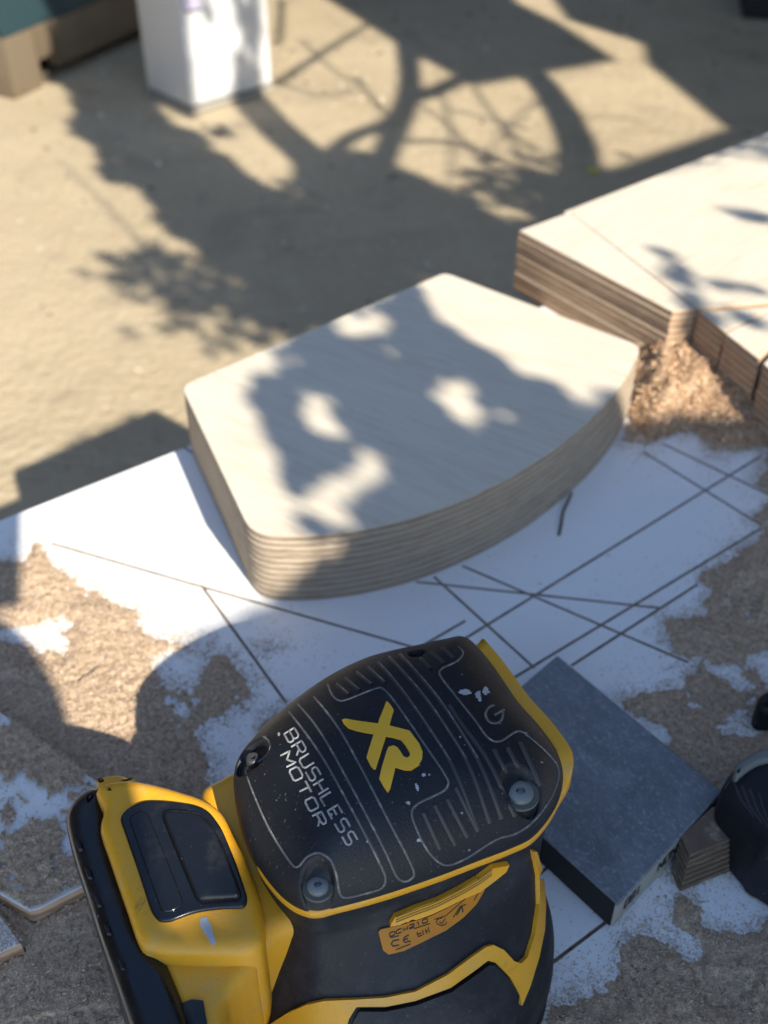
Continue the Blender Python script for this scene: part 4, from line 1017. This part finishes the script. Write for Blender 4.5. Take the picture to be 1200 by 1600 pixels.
for rep in range(2):
    ax_ = gx_+rng.uniform(-.5, .5, gx_.shape)*sp_; ay_ = gy_+rng.uniform(-.5, .5, gy_.shape)*sp_
    jx = fbm(ax_, ay_, 30, 3, 33)*.014; jy = fbm(ax_, ay_, 30, 3, 44)*.014
    bxx, byy = ax_-SX*H1+jx, ay_-SY*H1+jy         # same ray at the height of the board top
    onb_ = arr(o1xy, bxx, byy)
    lit = np.zeros(ax_.shape, bool)
    for P in B_lit: lit |= sdist(P, bxx, byy) > -.003
    for P in B_half: lit |= arr(P, bxx, byy) & (rng.random(ax_.shape) < .8)
    sxx, syy = ax_-SX*H2, ay_-SY*H2
    ons = arr(stacks_xy[0], sxx, syy); sd_ = np.zeros(ax_.shape, bool)
    for P in ST_dark: sd_ |= arr(P, sxx+jx*.5, syy+jy*.5) & (rng.random(ax_.shape) < .5)
    tsh = arr(TS, ax_, ay_)
    # sun reaches the heap of shavings and the front faces of the stacks
    mlit = arr(wpz([(965, 520), (985, 665), (1040, 652), (1100, 650), (1200, 640), (1500, 640), (1500, 500)], T), ax_, ay_)
    sh_ = np.where(onb_, ~lit, np.where(ons, sd_, tsh & ~mlit))
    # curved front edge of the board near its left corner is lit
    face = ~onb_ & arr(wpz([(385, 842), (480, 842), (478, 885), (420, 915)], T+H1*.6), ax_-SX*H1*.6, ay_-SY*H1*.6); sh_ &= ~face
    for x, y in zip(ax_[sh_], ay_[sh_]): leaf(lift((x, y, T), random.uniform(1.15, 1.6)), .0095)
link('crown', mesh(LV, LF), tree, M['leaf'], kind='stuff')

# unseen sheets added over the yard, cut to the shadow shapes wanted
def sheet(px, t, label):
    P = ccw([Vector((p.x, p.y, 0)) for p in Us(px, 0)]); L_ = SUNV*t
    me = slab(P, -.015, 0); me.transform(__import__('mathutils').Matrix.Translation(L_))
    link('shade_sheet', me, None, M['tin'], label=label, category='shade sheet')
sheet([(500, -8), (560, 30), (640, 82), (735, 131), (958, 91), (870, 34), (800, 0), (780, -330), (200, -330), (430, -60)], 4.1, 'unseen grey sheet added to cast straight-edged shade on the yard')
sheet([(850, -20), (884, 30), (1003, 68), (1008, 98), (1060, 140), (1130, 198), (1500, 72), (2200, -166), (2900, -330), (860, -330)], 3.9, 'larger unseen grey sheet added to shade the far right yard')

shf = Vector((SH.x, SH.y, 0))*((T+H2)/math.tan(EL))+Vector((0, .03, 0))
bl = [Vector((p.x, p.y, 0)) for p in (U(925, 272, 0), U(1128, 201, 0), U(1500, 73, 0))]
P = ccw([bl[0], bl[1], bl[2], E0+ED*2.2+shf, E0+ED*.62+shf])  # extra sheet shaped to cast the shadow band behind the bench
me = slab(P, -.015, 0); me.transform(__import__('mathutils').Matrix.Translation(SUNV*3.5))
link('shade_sheet', me, None, M['tin'], label='narrow unseen grey sheet added to cast the dark band behind the bench', category='shade sheet')
# unseen walls added outside the frame to block low sky
for (cx_, cy_, sx_, sy_, h_, lab_) in ((0, 4.25, 8, .08, 4.6, 'tall dark unseen fence added to block sky behind the post and cabinet'), (2.7, 1.4, .08, 5.4, 1.7, 'dark unseen fence added to block sky on the right side'), (-2.7, 0, .08, 8, 4.0, 'dark unseen wall added to block sky on the left side')):
    bm = bmesh.new(); nn_ = int(max(sx_, sy_)/.25)
    for k in range(nn_):
        f_ = (k+.5)/nn_-.5; box_bm(bm, (cx_+(f_*sx_ if sx_ > 1 else 0), cy_+(f_*sy_ if sy_ > 1 else 0), h_/2+.002), (.24 if sx_ > 1 else sx_, .24 if sy_ > 1 else sy_, h_-.004))
    fe = thing('sky_block_fence', lab_, 'fence'); link('fence_boards', from_bm(bm), fe, M['fence'], kind='stuff')
# photographer
per = thing('person', 'person in dark clothes leaning over the bench holding a phone', 'person')
def body(nodes, edges, name, mat):
    me = bpy.data.meshes.new(name); me.from_pydata([tuple(n[0]) for n in nodes], edges, []); o = link(name, me, per, mat)
    m = o.modifiers.new('skin', 'SKIN'); m.use_smooth_shade = True
    for i, n in enumerate(nodes):
        sv = me.skin_vertices[0].data[i]; sv.radius = (n[1], n[1]); sv.use_root = (i == 0)
    o.modifiers.new('sub', 'SUBSURF').levels = 2; o.modifiers['sub'].render_levels = 2; return o
def onray(px, py, z): # point at height z whose shadow falls at this place of the bench top
    P = U(px, py, T); return P+SUNV*((z-T)/SUNV.z)
Vd = lambda x, y, z: (x, y, z-.19)
hd = Vector((.73, -.60, 1.20))
nodes = [(Vd(.62, -.52, .92), .13), (Vd(.64, -.54, 1.08), .14), (Vd(.68, -.56, 1.20), .12), (Vd(.71, -.58, 1.30), .055), (tuple(hd), .077), (tuple(hd+Vector((-.01, 0, .065))), .068),
         (tuple(onray(20, 1600, HC+.06)), .045), (tuple(onray(-28, 1275, HC+.04)), .043), (tuple(onray(-12, 1085, HC+.06)), .040), (tuple(onray(-110, 975, HC+.07)), .035),
         (Vd(.70, -.40, 1.15), .06), (Vd(.80, -.30, .95), .05), (Vd(.72, -.1, .80), .04),
         (Vd(.70, -.62, .82), .12), (Vd(.62, -.62, .50), .08), (Vd(.60, -.62, .25), .05), (Vd(.60, -.52, .23), .045), (Vd(.82, -.56, .80), .10), (Vd(.84, -.6, .45), .08), (Vd(.84, -.6, .25), .05), (Vd(.84, -.5, .23), .045)]
edges = [(0, 1), (1, 2), (2, 3), (3, 4), (4, 5), (2, 6), (6, 7), (7, 8), (8, 9), (2, 10), (10, 11), (11, 12), (0, 13), (13, 14), (14, 15), (15, 16), (0, 17), (17, 18), (18, 19), (19, 20)]
body(nodes, edges, 'clothed_body', M['cloth'])
# phone in the hand, behind the lens
ph = [onray(x, y, HC+.05) for x, y in [(36, 770), (33, 948), (-150, 985), (-150, 765)]]
me = slab(ccw([Vector((p.x, p.y, 0)) for p in ph]), HC+.05, HC+.059, .002)
link('phone', me, None, M['gloss'], label='dark phone held out flat over the bench by the photographer', category='phone')
